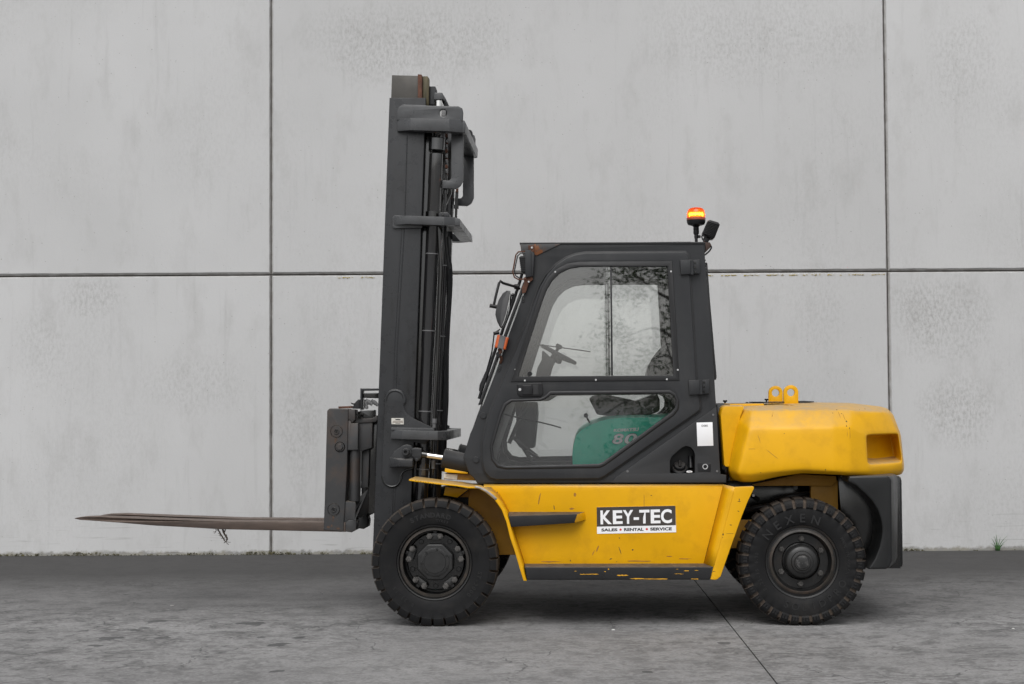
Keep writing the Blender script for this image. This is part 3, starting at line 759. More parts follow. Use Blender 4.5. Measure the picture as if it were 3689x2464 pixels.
ring_bolts('wheel_nut', cr, YR + .085, .355 * RR, 6, .019, .022, NUTM, wr, 2)
letters(wr, [arc_text('NEXEN', cr, .69 * RR, -60, 27, .054, YR + .003, .012), arc_text('SOLIDPRO', cr, .70 * RR, 207, 113, .044, YR + .003, .01, True),
     arc_text('MADE IN KOREA', cr, .715 * RR, 58, 105, .020, YR + .003, .01), arc_text('8.25-15', cr, .72 * RR, 232, 262, .022, YR + .003, .01), arc_text('6.50', cr, .72 * RR, 268, 282, .022, YR + .003, .01)])
mirror_tree(wr)
# axles
for c_, nm in ((cf, 'front_axle'), (cr, 'rear_axle')):
    axis_lathe(nm, [(0, 0), (.13, 0), (.13, .2), (.095, .3), (.095, 1.0), (.13, 1.1), (.13, 1.3), (0, 1.3)], Vector((c_[0], .28, c_[1])), (0, 1, 0), OIL, TRUCK, 20)

# ------------------------------------------------------------------ body side
YRIM, YPAN = -0.02, 0.085
def side_body(parent):
    objs = []
    A_ = objs.append
    # fender plate over the front wheel
    eo = L('y8', YRIM, 590, 900, 800, 928, 1110, 966, 1500, 1005, 1700, 1040) + L('z6', YRIM, 1085, 245, 1150, 280, 1230, 345, 1290, 430, 1332, 540, 1366, 680, 1410, 810, 1450, 950, 1484, 1058)
    ei = L('y8', YRIM, 592, 868, 800, 896, 1110, 934, 1500, 974, 1700, 1006) + L('z6', YRIM, 1094, 228, 1164, 264, 1248, 330, 1312, 420, 1354, 532, 1388, 672, 1432, 804, 1474, 944, 1512, 1060)
    A_(prism('front_fender', eo + ei[::-1], YRIM, 0.36, YEL, parent, .003, 1, 30))
    # raised flank between fender edge and panel
    fl_a = L('z6', YRIM, 1094, 229, 1164, 265, 1248, 331, 1312, 421, 1354, 533, 1388, 673, 1432, 805, 1474, 945, 1512, 1058)
    fl_b = L('z8', YPAN, 20, 128, 90, 190, 135, 260, 172, 335, 200, 440, 235, 560, 268, 660, 300, 762, 318, 820)
    A_(strip('fender_flank', at3(fl_a, YRIM + .002), at3(fl_b, YPAN), YEL, parent, .004))
    # main panel
    pan = L('z8', YPAN, 18, 128, 1942, 128, 1780, 775, 300, 775, 268, 655, 230, 540, 198, 430, 168, 330, 130, 255, 80, 180)
    A_(prism('side_panel', pan, YPAN, YPAN + .02, YEL, parent, .002))
    a = L('z8', YPAN + .002, -40, 127, 1946, 127); b_ = L('z8', YPAN + .05, -40, 104, 1950, 103)
    A_(strip('panel_lip', at3(a, YPAN + .002), at3(b_, YPAN + .06), YEL, parent, .004))
    # rear flank
    ra = L('z8', YPAN, 1948, 104, 1940, 135, 1905, 290, 1865, 450, 1825, 620, 1786, 762); rb = L('z8', YRIM, 2044, 125, 2030, 175, 1990, 330, 1948, 490, 1905, 650, 1866, 790)
    A_(strip('rear_flank', at3(ra, YPAN), at3(rb, YRIM), YEL, parent, .004))
    rp = L('z8', YRIM, 2044, 125, 2198, 119, 2203, 135, 2150, 245, 2100, 370, 2050, 510, 2000, 650, 1925, 868, 1890, 896, 1840, 893, 1866, 790, 1905, 650, 1948, 490, 1990, 330, 2030, 175)
    A_(prism('rear_flange', rnd(rp, [0, .012, .012, 0, 0, 0, 0, .02, .02, .004, 0, 0, 0, 0, 0], 3), YRIM, .02, YEL, parent, .004, 2))
    # lower step (sill)
    s0 = at3(L('z8', YPAN, 296, 760, 1790, 758), YPAN) ; s1 = at3(L('z8', YRIM, 300, 790, 1856, 788, 1836, 894, 318, 895), YRIM)
    s2 = at3(L('z8', .3, 330, 880, 1800, 880), .3)
    lp_l = [s0[0], s1[0], s1[3], s2[0]]; lp_r = [s0[1], s1[1], s1[2], s2[1]]
    A_(loft('lower_step', [lp_l, lp_r], BLKS, parent, .007, 3))
    # upper step
    bk_ = at3(L('z8', YPAN, 162, 330, 800, 331, 812, 398, 200, 450), YPAN + .004); fr_ = at3(L('z8', YRIM, 166, 366, 738, 350, 712, 424, 186, 458), YRIM)
    me = loft_me([fr_, bk_]); bevel_me(me, .006, 2)
    me.materials.append(BLKS); me.materials.append(YEL)
    for p in me.polygons:
        if p.center.x > fr_[2].x + .005 and p.normal.x > .3: p.material_index = 1
    A_(link('upper_step', me, None, parent))
    return objs
for o in side_body(TRUCK): mirror(o)
# fender label (lettered warning strip) on the curve
wl_o = at3(L('y8', YRIM, 1820, 1020, 1920, 1046, 2010, 1092, 2095, 1152, 2170, 1215, 2215, 1262), YRIM - .002)
wl_i = at3(L('y8', YRIM, 1850, 992, 1945, 1016, 2040, 1060, 2130, 1120, 2205, 1182, 2255, 1235), YRIM - .002)
# ------------------------------------------------------------------ frame under the cab
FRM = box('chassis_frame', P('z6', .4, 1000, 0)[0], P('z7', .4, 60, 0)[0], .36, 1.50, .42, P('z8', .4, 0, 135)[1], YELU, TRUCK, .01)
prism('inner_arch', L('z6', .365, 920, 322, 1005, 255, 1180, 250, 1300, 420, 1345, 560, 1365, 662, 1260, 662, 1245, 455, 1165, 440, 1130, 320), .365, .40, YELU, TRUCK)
prism('mudguard_bracket', L('z6', .34, 785, 300, 800, 228, 1005, 248, 905, 322), .30, .36, YEL, TRUCK)
box('shade_underbody', P('z8', .3, 400, 0)[0], P('z8', .3, 1780, 0)[0], .10, 1.76, .315, .45, OIL, TRUCK, .02)  # widened out of sight to deepen the shade on the ground below
prism('floor_edge', L('y8', .30, 1270, 662, 1700, 740, 1700, 770, 1265, 738), .3, .6, YEL, TRUCK, .003)
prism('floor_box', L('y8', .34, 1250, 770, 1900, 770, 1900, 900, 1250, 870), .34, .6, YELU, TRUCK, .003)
prism('floor_sticker', L('y8', .335, 1255, 763, 1510, 780, 1495, 878, 1248, 852), .333, .337, SANDM, TRUCK, .0005)
# rear frame visible round the steering wheel
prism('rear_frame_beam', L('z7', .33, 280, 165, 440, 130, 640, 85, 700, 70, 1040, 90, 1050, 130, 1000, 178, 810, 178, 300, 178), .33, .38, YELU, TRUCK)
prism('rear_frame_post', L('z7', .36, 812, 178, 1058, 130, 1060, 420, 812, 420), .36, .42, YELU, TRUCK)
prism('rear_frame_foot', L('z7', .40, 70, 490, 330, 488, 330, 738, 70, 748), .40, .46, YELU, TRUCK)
prism('inner_bulkhead', L('z7', .75, -200, 60, 1300, 60, 1300, 640, -200, 640), .75, .8, OIL, TRUCK)
tube('hydraulic_hose', [V('z7', .45, 230, 400), V('z7', .42, 350, 370), V('z7', .44, 520, 350)], .018, BLK, TRUCK, 10, 5)
tube('hydraulic_hose', [V('z7', .5, 500, 310), V('z7', .45, 640, 270), V('z7', .5, 830, 255)], .020, BLK, TRUCK, 10, 5)
tube('hydraulic_hose', [V('z7', .5, 240, 200), V('z7', .42, 270, 260), V('z7', .5, 330, 300)], .014, BLK, TRUCK, 10, 5)
disc('frame_bolt', 'z7', .45, 668, 190, 22, .03, GREYP, TRUCK)
disc('hose_ferrule', 'z7', .40, 285, 262, 13, .03, SILV, TRUCK)

# ------------------------------------------------------------------ counterweight
def W3(x, y, d): return V('y3', d, x, y)
cols_x = []
row0 = [(480, 296, .45), (562, 286, .45), (640, 283, .45), (860, 277, .45), (1120, 270, .45), (1400, 265, .45), (1640, 275, .45), (1800, 292, .47), (1960, 312, .52), (2010, 322, .56), (2034, 328, .64)]
row1 = [(452, 335, .23), (562, 352, .12), (640, 351, .12), (860, 349, .12), (1120, 347, .12), (1450, 345, .12), (1640, 348, .15), (1800, 358, .22), (1985, 372, .34), (2060, 385, .44), (2105, 400, .58)]
row2 = [(412, 480, .18), (530, 560, .02), (620, 556, .02), (855, 552, .02), (1120, 548, .02), (1450, 545, .02), (1640, 545, .05), (1815, 625, .13), (2010, 620, .27), (2158, 612, .40), (2186, 620, .54)]
row3 = [(335, 850, .16), (462, 850, .0), (585, 860, .0), (850, 868, .0), (1120, 874, .0), (1455, 880, .0), (1640, 890, .035), (1832, 938, .12), (2020, 926, .265), (2200, 912, .40), (2218, 912, .53)]
row4 = [(312, 1000, .16), (408, 1040, .0), (540, 1050, .0), (850, 1020, .0), (1120, 1000, .0), (1460, 1022, .0), (1640, 1030, .03), (1840, 1025, .12), (2020, 1018, .265), (2205, 1004, .41), (2225, 1000, .53)]
row5 = [(352, 1110, .19), (470, 1142, .06), (590, 1142, .06), (850, 1080, .06), (1110, 1042, .06), (1455, 1056, .06), (1640, 1068, .08), (1840, 1076, .16), (2015, 1080, .30), (2150, 1068, .43), (2192, 1058, .55)]
rows = [row0, row1, row2, row3, row4, row5]
nr, ncl = len(rows), len(row0)
vs = []; fs = []
for r_ in rows:
    for (x, y, d) in r_: vs.append(W3(x, y, d))
nv = len(vs)
for v in list(vs): vs.append(Vector((v.x, 2 * YC - v.y, v.z)))
def gi(r_, c_, far=0): return far * nv + r_ * ncl + c_
def pocket(r_, c_): return r_ == 2 and c_ in (7, 8)
for far in (0, 1):
    for r_ in range(nr - 1):
        for c_ in range(ncl - 1):
            if pocket(r_, c_): continue
            fs.append((gi(r_, c_, far), gi(r_, c_ + 1, far), gi(r_ + 1, c_ + 1, far), gi(r_ + 1, c_, far)))
    # hand-hold pocket in the rear corner
    loop = [gi(2, 7, far), gi(2, 8, far), gi(2, 9, far), gi(3, 9, far), gi(3, 8, far), gi(3, 7, far)]
    deep = []
    for q in loop:
        p = vs[q]; s = 1 if not far else -1
        up_ = q in loop[:3]
        deep.append(len(vs)); vs.append(Vector((p.x - .012, p.y + s * (.24 if p.y * s < (.3 if not far else -1.5) else .20), p.z + (-.006 if up_ else .022))))
    for i in range(6):
        j = (i + 1) % 6; fs.append((loop[i], loop[j], deep[j], deep[i]))
    fs.append(tuple(deep))
bd = [gi(0, c_) for c_ in range(ncl)] + [gi(r_, ncl - 1) for r_ in range(1, nr)] + [gi(nr - 1, c_) for c_ in range(ncl - 2, -1, -1)] + [gi(r_, 0) for r_ in range(nr - 2, 0, -1)]
for i in range(len(bd)):
    j = (i + 1) % len(bd); fs.append((bd[i], bd[j], bd[j] + nv, bd[i] + nv))
cw = fix(raw(vs, fs)); bevel_me(cw, .042, 2, 9)
CW = link('counterweight', cw, YEL, TRUCK, None)
md = CW.modifiers.new('s', 'SUBSURF'); md.levels = md.render_levels = 1
bpy.context.view_layer.update()
cw2 = bpy.data.meshes.new_from_object(CW.evaluated_get(bpy.context.evaluated_depsgraph_get()))
CW.modifiers.clear(); CW.data = cw2; cw2.shade_smooth()
# engine cover side in front of the counterweight
cov = rnd(L('y3', .19, 215, 400, 238, 300, 480, 300, 432, 420, 312, 962, 258, 962), [.02, .05, .01, .01, .01, .02], 4)
o = loft('engine_cover_side', [at3([((x - cov[0][0]) * .965 + cov[0][0] + .008, (z - .9) * .985 + .9) for x, z in cov], .17), at3(cov, .20), at3(cov, .50)], YEL, TRUCK, .006, 2)
mirror(o)
box('engine_cover_top', P('y3', .45, 260, 0)[0], P('y3', .45, 700, 0)[0], .45, 1.40, .9, P('y3', .45, 0, 284)[1], YEL, TRUCK, .01)
prism('radiator_grille', L('y3', .5, 180, 282, 700, 276, 700, 300, 180, 330), .5, 1.36, BLK, TRUCK, .004)
prism('rear_gap_panel', L('y3', .30, 170, 290, 330, 290, 330, 1120, 250, 1120), .30, .5, OIL, TRUCK, .004)
prism('grille_strip', L('y3', .5, 585, 262, 920, 260, 925, 274, 585, 276), .5, .8, BLK, TRUCK, .003)
prism('grille_strip', L('y3', .7, 1070, 258, 1130, 252, 1245, 258, 1245, 268, 1070, 270), .7, 1.1, BLK, TRUCK, .003)
for (x, y, d, r_, h_) in ((277, 246, .55, 24, 26), (726, 230, .75, 22, 26), (516, 266, .6, 16, 10)):
    q = V('y3', d, x, y); rr = SZ('y3', d, r_)
    axis_lathe('cover_knob', [(0, 0), (rr * .95, 0), (rr, -.004), (rr * .95, -.010), (rr * .4, -.012), (rr * .4, -.03), (0, -.03)], q, (0, 0, 1), BLK, TRUCK, 16)
def eye(f, d, cx_, cy_, hw, ty, by, hr, m):
    pts = [P(f, d, cx_ + hw * math.cos(R(a)), cy_ - hw * math.sin(R(a))) for a in range(0, 181, 12)] + [P(f, d, cx_ - hw, by), P(f, d, cx_ + hw, by)]
    hole = [P(f, d, cx_ + hr * math.cos(R(a)), cy_ - hr * math.sin(R(a))) for a in range(0, 360, 15)]
    return prism('lifting_eye', [pts, hole], d, d + .03, m, TRUCK, .003)
eye('y3', .62, 992, 162, 81, 80, 290, 40, YEL)
eye('y3', 1.12, 826, 166, 77, 90, 285, 40, YEL)
# black rear bumper with wheel arch
side = L('z7', .02, 1165, 92, 1640, 84, 1664, 118, 1662, 858, 1640, 915, 1600, 938, 1335, 940, 1358, 905, 1400, 840, 1440, 740, 1462, 640, 1466, 560, 1450, 470, 1425, 400, 1370, 310, 1300, 240, 1225, 175, 1150, 140)
nose = L('z7', .02, 1165, 92, 1515, 86, 1545, 122, 1552, 860, 1530, 918, 1500, 938, 1335, 940, 1358, 905, 1400, 840, 1440, 740, 1462, 640, 1466, 560, 1450, 470, 1425, 400, 1370, 310, 1300, 240, 1225, 175, 1150, 140)
def scl(lp, k, d): c0 = Vector((sum(p[0] for p in lp) / len(lp), 0, sum(p[1] for p in lp) / len(lp))); return [Vector((c0.x + (p[0] - c0.x) * k, d, c0.z + (p[1] - c0.z) * k)) for p in lp]
o = loft('rear_bumper', [at3(nose, .03), at3(side, .24), at3(side, .36)], BUMP, TRUCK, .012, 3, 50); mirror(o)
prism('bumper_liner', L('z7', .34, 1060, 90, 1620, 90, 1630, 930, 1330, 930, 1100, 600), .34, .40, OIL, TRUCK)
box('bumper_beam', P('z7', .4, 1500, 0)[0], P('z7', .4, 1640, 0)[0], .38, 1.48, P('z7', .4, 0, 925)[1], P('z7', .4, 0, 95)[1], BUMP, TRUCK, .03)

# ------------------------------------------------------------------ wear: chips, scratches and rust runs
from mathutils.bvhtree import BVHTree
CHIP = mat('chip_bare', (0.035, 0.022, 0.017), 0.8, var=0.4, vscale=40)
RUNM = mat('rust_run', (0.34, 0.15, 0.012), 0.6, var=0.25, vscale=30)
CHIPY = mat('chip_yellow', (0.66, 0.33, 0.01), 0.5, var=0.15, vscale=30)
_bm = bmesh.new(); _bm.from_mesh(CW.data); CWT = BVHTree.FromBMesh(_bm)
def blob(f, d, x, y, rx, ry, m, parent, name='paint_chip', tree=None, n=9, ang=0.0):
    pts = []
    for k in range(n):
        a = 2 * math.pi * k / n; q = random.uniform(.65, 1.25)
        dx, dy = rx * q * math.cos(a), ry * q * math.sin(a)
        pts.append(P(f, d, x + dx * math.cos(ang) - dy * math.sin(ang), y + dx * math.sin(ang) + dy * math.cos(ang)))
    vs = []
    for (px, pz) in pts:
        yy = d
        if tree:
            h = tree.ray_cast(Vector((px, -1, pz)), Vector((0, 1, 0)))
            if h[0] is None: return
            yy = h[0].y
        vs.append(Vector((px, yy - .0007, pz)))
    vs += [v + Vector((0, .001, 0)) for v in vs]
    fs = [tuple(range(n)), tuple(range(2 * n - 1, n - 1, -1))] + [(i, n + i, n + (i + 1) % n, (i + 1) % n) for i in range(n)]
    link(name, fix(raw(vs, fs)), m, parent, None)
for (x, y, rx, ry) in ((1511, 351, 7, 6), (1557, 392, 5, 5), (1602, 477, 8, 9), (1597, 526, 6, 7), (1627, 550, 4, 9), (1355, 1000, 6, 14), (1866, 342, 5, 5), (1790, 348, 4, 4), (1458, 385, 4, 4), (655, 1028, 6, 3), (912, 606, 4, 4)):
    blob('y3', .05, x, y, rx, ry, CHIP, TRUCK, tree=CWT)
for (x, y, rx, ry, a) in ((1530, 405, 3, 48, -.25), (1580, 430, 3, 42, -.3), (1600, 590, 2.5, 55, 0), (1632, 610, 2.5, 60, 0), (800, 400, 4, 40, .3), (640, 660, 3, 45, -.3), (780, 830, 3, 90, -.9), (1040, 300, 60, 10, 0), (560, 772, 40, 3, 0), (1353, 1030, 3, 26, 0)):
    blob('y3', .05, x, y, rx, ry, RUNM, TRUCK, 'rust_run', CWT, 12, a)
for (x, y, rx, ry, a) in ((544, 295, 4, 20, -.1), (72, 170, 4, 8, 0), (1350, 195, 6, 3, 0), (1085, 548, 3, 8, -.6), (1195, 645, 8, 7, 0), (1013, 722, 14, 5, -.4), (680, 736, 4, 7, 0), (1090, 650, 3, 44, -.35), (625, 764, 7, 4, 0), (1062, 744, 4, 3, 0)):
    blob('z8', YPAN, x, y, rx, ry, CHIP, TRUCK, ang=a)
for (x, y, rx, ry, a) in ((905, 635, 5, 30, .4), (715, 190, 12, 16, 0), (870, 670, 4, 30, .45), (1500, 700, 30, 4, 0), (690, 305, 20, 8, 0), (1290, 250, 2, 70, 0), (1620, 720, 60, 5, 0), (500, 745, 90, 6, 0), (1250, 740, 120, 6, 0), (420, 230, 6, 50, .2)):
    blob('z8', YPAN, x, y, rx, ry, RUNM, TRUCK, 'rust_run', None, 12, a)
for (x, y, rx, ry, a) in ((2080, 230, 4, 12, 0), (1945, 518, 5, 9, 0), (1941, 545, 3, 4, 0), (2080, 245, 14, 3, 0), (1998, 512, 34, 1.6, 0), (2010, 440, 10, 3, 0), (1870, 826, 14, 2, 0), (2072, 326, 10, 3, .3)):
    blob('z8', YRIM, x, y, rx, ry, CHIP, TRUCK, ang=a)
for (x, y, rx, ry) in ((832, 849, 78, 4), (1110, 858, 45, 8), (1330, 887, 145, 7), (1710, 888, 32, 6), (967, 826, 8, 5), (1640, 819, 20, 8), (1724, 816, 16, 4), (1580, 846, 36, 2.5), (722, 824, 9, 4), (995, 806, 6, 8), (1565, 804, 10, 3)):
    for q_ in range(3 if rx > 30 else 1):
        blob('z8', YRIM, x + (q_ - 1) * rx * .6 if rx > 30 else x, y + random.uniform(-2, 2), rx * (.45 if rx > 30 else 1), ry * random.uniform(.4, .8), CHIPY, TRUCK, 'paint_chip', None, 16)
for (x, y, rx, ry) in ((1290, 1010, 8, 4),) + tuple((720 + k * 47, 895 + k * 8.5 + random.uniform(-3, 3), random.uniform(5, 14), random.uniform(4, 9)) for k in range(10)):
    blob('y8', YRIM, x, y, rx, ry, CHIP, TRUCK)

# ------------------------------------------------------------------ cab
YCB, YCB2 = 0.145, 0.205
def grow(poly, d):
    n = len(poly); out = []
    area = sum(poly[i][0] * poly[(i + 1) % n][1] - poly[(i + 1) % n][0] * poly[i][1] for i in range(n))
    s = 1 if area > 0 else -1
    for i in range(n):
        a, b_, c_ = Vector(poly[i - 1]), Vector(poly[i]), Vector(poly[(i + 1) % n])
        t_ = (b_ - a).normalized() + (c_ - b_).normalized()
        if t_.length < 1e-6: t_ = c_ - b_
        t_.normalize(); nrm = Vector((t_.y, -t_.x)) * s
        out.append(tuple(b_ + nrm * d))
    return out
CAB = empty('cab', (0, 0, 0)); CAB.parent = TRUCK
f_out = rnd(L('y1', YCB, 398, 62, 1533, 58, 1531, 130, 1545, 280, 1565, 520, 1590, 880, 1606, 1130, 1622, 1400, 1627, 1478, 1665, 1486, 1665, 1532, 135, 1536, 112, 1500,
              88, 1480, 48, 1378, 92, 1230, 172, 1050, 250, 850, 330, 620, 412, 400, 470, 252, 474, 140, 405, 112), [0, .008] + [0] * 7 + [.004, .004, .01, 0, .01, .02] + [0] * 8, 3)
up_in = L('y6', YCB, 150, 1430, 1900, 1420, 1830, 190, 860, 195, 730, 215, 620, 268, 535, 350, 470, 460, 430, 560)
up_out = L('y6', YCB, 66, 1492, 1966, 1476, 1882, 130, 850, 138, 700, 160, 580, 222, 485, 315, 420, 430, 383, 535)
lo_in = L('y1', YCB, 590, 993, 1310, 985, 1340, 1000, 1352, 1030, 1348, 1070, 1325, 1098, 905, 1405, 880, 1415, 320, 1428, 270, 1415, 238, 1375, 232, 1310, 292, 1110, 315, 1060, 350, 1035, 530, 1030, 555, 1018)
lo_out = L('y1', YCB, 582, 968, 1315, 962, 1352, 980, 1374, 1025, 1370, 1080, 1342, 1118, 920, 1425, 885, 1440, 310, 1448, 258, 1436, 222, 1388, 214, 1305, 274, 1100, 300, 1042, 343, 1017, 522, 1012, 552, 996)
door_out = L('y1', YCB, 1410, 118, 1430, 140, 1452, 480, 1476, 870, 1502, 1060, 1500, 1085, 1480, 1102, 915, 1492, 880, 1506, 255, 1512, 215, 1502, 180, 1460, 166, 1390, 168, 1280, 205, 1125, 285, 925, 372, 715, 440, 545,
             485, 420, 520, 330, 565, 255, 620, 195, 680, 155, 740, 132, 800, 122)
pk = rnd(L('y4', YCB, 186, 1262, 186, 1000, 225, 915, 430, 738, 520, 706, 612, 738, 668, 810, 690, 890, 690, 1262), [.01, .01, .02, .03, .02, .03, .02, .01, .01], 4)
C_FRM = prism('cab_frame', [f_out, grow(up_out, .012), grow(lo_out, .012), grow(pk, .006)], YCB, YCB2, GREY, CAB, .006, 2)
C_SEAL = prism('door_seal', [grow(door_out, .011), grow(up_out, .02), grow(lo_out, .02)], YCB - .009, YCB + .002, SEAL, CAB, .002)
C_DOOR = prism('door', [door_out, grow(up_out, -.006), grow(lo_out, -.006)], YCB - .026, YCB - .004, GREY, CAB, .007, 3)
C_UT = prism('window_trim', [up_out, up_in], YCB - .033, YCB - .008, SEAL, CAB, .004, 1)
C_LT = prism('window_gasket', [lo_out, lo_in], YCB - .034, YCB - .006, SEAL, CAB, .009, 3)
gx = P('y1', YCB, 952, 0)[0]
gfront = [p for p in grow(up_in, .012)]
def clip(poly, x, keep_left):
    out = []
    n = len(poly)
    for i in range(n):
        a, b_ = poly[i], poly[(i + 1) % n]
        ia, ib = (a[0] <= x) == keep_left, (b_[0] <= x) == keep_left
        if ia: out.append(a)
        if ia != ib:
            t_ = (x - a[0]) / (b_[0] - a[0]); out.append((x, a[1] + (b_[1] - a[1]) * t_))
    return out
C_G1 = prism('window_pane', clip(gfront, gx - .002, True), YCB - .014, YCB - .009, GLASS, CAB, .0008, 0, None)
C_G2 = prism('window_pane', clip(gfront, gx - .03, False), YCB - .006, YCB - .001, GLASS, CAB, .0008, 0, None)
C_G3 = prism('window_pane', grow(lo_in, .010), YCB - .020, YCB - .015, GLASS, CAB, .0008, 0, None)
C_DV = prism('window_divider', L('y1', YCB, 950, 207, 961, 207, 968, 874, 957, 874), YCB - .024, YCB, SEAL, CAB, .002)
C_GE = prism('pane_edge', L('y1', YCB, 930, 208, 938, 208, 948, 874, 940, 874), YCB - .008, YCB, GREYP, CAB, .001)
for o in (C_FRM, C_SEAL, C_DOOR, C_UT, C_LT, C_G1, C_G2, C_G3, C_DV, C_GE): mirror(o)
# screws in the trim
for (x, y) in ((565, 249), (1873, 244), (1950, 1356), (222, 1476), (1024, 1469), (1826, 1462), (110, 1350)):
    disc('trim_screw', 'y6', YCB - .031, x, y, 11 if y < 1340 or x > 200 else 6, .004, SILV, CAB, 12)
disc('pane_knob', 'y1', YCB - .014, 458, 863, 15, .018, BLK, CAB)
# door handle
hp = rnd(L('y1', YCB, 380, 925, 535, 918, 542, 985, 525, 1003, 400, 1005, 382, 985), .012, 4)
hd = prism('door_handle', hp, YCB - .036, YCB - .020, BLK, CAB, .004, 2)
prism('handle_recess', rnd(L('y1', YCB, 478, 932, 512, 930, 512, 990, 480, 992), .004), YCB - .0375, YCB - .034, SEAL, hd, .001)
prism('handle_grip', rnd(L('y1', YCB, 414, 934, 470, 931, 478, 955, 474, 992, 416, 993), .006), YCB - .044, YCB - .034, BLK, hd, .004, 2)
disc('key_lock', 'y1', YCB - .036, 397, 960, 9, .005, SILV, hd, 14)
# hinges
for (x0, y0, x1, y1) in ((1378, 166, 1500, 258), (1430, 900, 1558, 993)):
    h = prism('door_hinge', L('y1', YCB, x0, y0 + 4, (x0 + x1) / 2 + 15, y0, (x0 + x1) / 2 + 18, y1 - 4, x0 + 5, y1), YCB - .048, YCB - .02, GREY, CAB, .004)
    prism('hinge_leaf', L('y1', YCB, (x0 + x1) / 2 + 18, y0 + 2, x1 - 2, y0 - 2, x1, y1 - 8, (x0 + x1) / 2 + 20, y1 - 6), YCB - .036, YCB + .002, GREY, h, .003)
    pa, pb = V('y1', YCB - .046, (x0 + x1) / 2 + 14, y0 + 2), V('y1', YCB - .046, (x0 + x1) / 2 + 16, y1 - 4)
    tube('hinge_pin', [pa, pb], .010, GREY, h, 10)
    for k in range(3):
        disc('hinge_screw', 'y1', YCB - .036, (x0 + x1) / 2 + 34, y0 + 16 + k * 28, 6, .004, OIL, h, 10)
# recess line of the lower rear fuel panel
fp = L('y1', YCB, 1602, 1066, 1622, 1400, 1627, 1478, 1663, 1488, 1663, 1531, 952, 1531, 1010, 1480)
pk = rnd(L('y4', YCB, 186, 1262, 186, 1000, 225, 915, 430, 738, 520, 706, 612, 738, 668, 810, 690, 890, 690, 1262), [.01, .01, .02, .03, .02, .03, .02, .01, .01], 4)
FPN = prism('fuel_panel', [fp, pk], YCB - .012, YCB + .001, mat('fuel_panel_plastic', (0.028, 0.0285, 0.030), 0.5, spec=0.35, var=0.1, vscale=5, bump=0.2, bscale=180), CAB, .003, 2)
# filler pocket: walls and floor
pin = [(x * .94 + (sum(p[0] for p in pk) / len(pk)) * .06, z * .96 + (sum(p[1] for p in pk) / len(pk)) * .04) for x, z in pk]
vs = at3(pk, YCB - .008) + at3(pin, YCB + .12); n = len(pk)
link('filler_pocket', fix(raw(vs, [(i, (i + 1) % n, n + (i + 1) % n, n + i) for i in range(n)] + [tuple(range(n, 2 * n))])), SEAL, FPN, 40)
q = V('y4', YCB + .05, 385, 1150); ax = Vector((0, -.62, .78))
axis_lathe('filler_neck', [(.055, -.03), (.052, .0), (.045, .006), (0, .006)], q, ax, BLK, FPN, 28)
cp = axis_lathe('fuel_cap', [(.034, 0), (.038, .004), (.038, .020), (.034, .025), (0, .026)], q + ax * .005, ax, BLK, FPN, 28)
e1 = ax.cross(Vector((1, 0, 0))).normalized()
tube('cap_grip', [q + ax * .034 - e1 * .028, q + ax * .036 + e1 * .028], .009, BLK, FPN, 8)
tube('filler_tube', [V('y4', YCB + .09, 600, 920), V('y4', YCB + .06, 610, 1160)], .016, BLK, FPN, 12)
ov = [P('y4', YCB - .014, 580 + 62 * math.cos(R(a)), 1228 - 22 * math.sin(R(a))) for a in range(0, 360, 20)]
prism('fuel_sticker', ov, YCB - .0145, YCB - .0125, WHT, FPN, .0004)
print_text('sticker_print', 'DIESEL', L('y4', YCB - .015, 548, 1238, 615, 1238, 615, 1218, 548, 1218), YCB - .0152, INK, FPN, .01)
lk = rnd(L('y4', YCB, 740, 1045, 1010, 1060, 1010, 1230, 750, 1225), .004)
prism('lock_plate', lk, YCB - .0135, YCB - .010, BLK, FPN, .001)
cl_ = P('y4', YCB - .014, 898, 1125); r_ = SZ('y4', 0, 55)
lathe('lock_ring', [(r_ * .68, -.002), (r_ * .72, -.004), (r_, -.004), (r_, .004)], cl_, YCB - .014, SILV, FPN, 24)
lathe('lock_core', [(0, -.001), (r_ * .66, -.001), (r_ * .66, .003)], cl_, YCB - .013, BLK, FPN, 20)
for (x, y) in ((1140, 1218), (1060, 80)): disc('panel_screw', 'y4', YCB - .012, x, y, 22, .004, GREYP, FPN, 14)
disc('panel_screw', 'y1', YCB - .012, 1058, 1462, 8, .004, GREYP, FPN, 12)
# inventory sheet (its square code is left out)
stk = prism('inventory_sheet', L('y4', YCB - .014, 724, 237, 1046, 228, 1064, 704, 743, 711), YCB - .0145, YCB - .0125, WHT, FPN, .0003)
print_text('sheet_number', 'D085', L('y4', YCB - .015, 826, 321, 951, 318, 950, 279, 826, 281), YCB - .0150, INK, FPN, .012)
# pillar caps
for (x, y) in ((172, 1120), (128, 1391)): disc('pillar_cap', 'y1', YCB - .002, x, y, 19, .008, GREY, CAB, 20)
for (x, y, a) in ((1395 - 978, 405, 0), (270, 833, 25)):
    pts = [P('y1', YCB, x + (5 * math.cos(R(t_)) * math.cos(R(a)) - 16 * math.sin(R(t_)) * math.sin(R(a))), y + (16 * math.sin(R(t_)) * math.cos(R(a)) + 5 * math.cos(R(t_)) * math.sin(R(a)))) for t_ in range(0, 360, 24)]
    prism('pillar_slot', pts, YCB - .001, YCB + .002, OIL, CAB, .0004)
    prism('slot_rim', [grow(pts, .006), pts], YCB - .005, YCB + .001, GREY, CAB, .002)
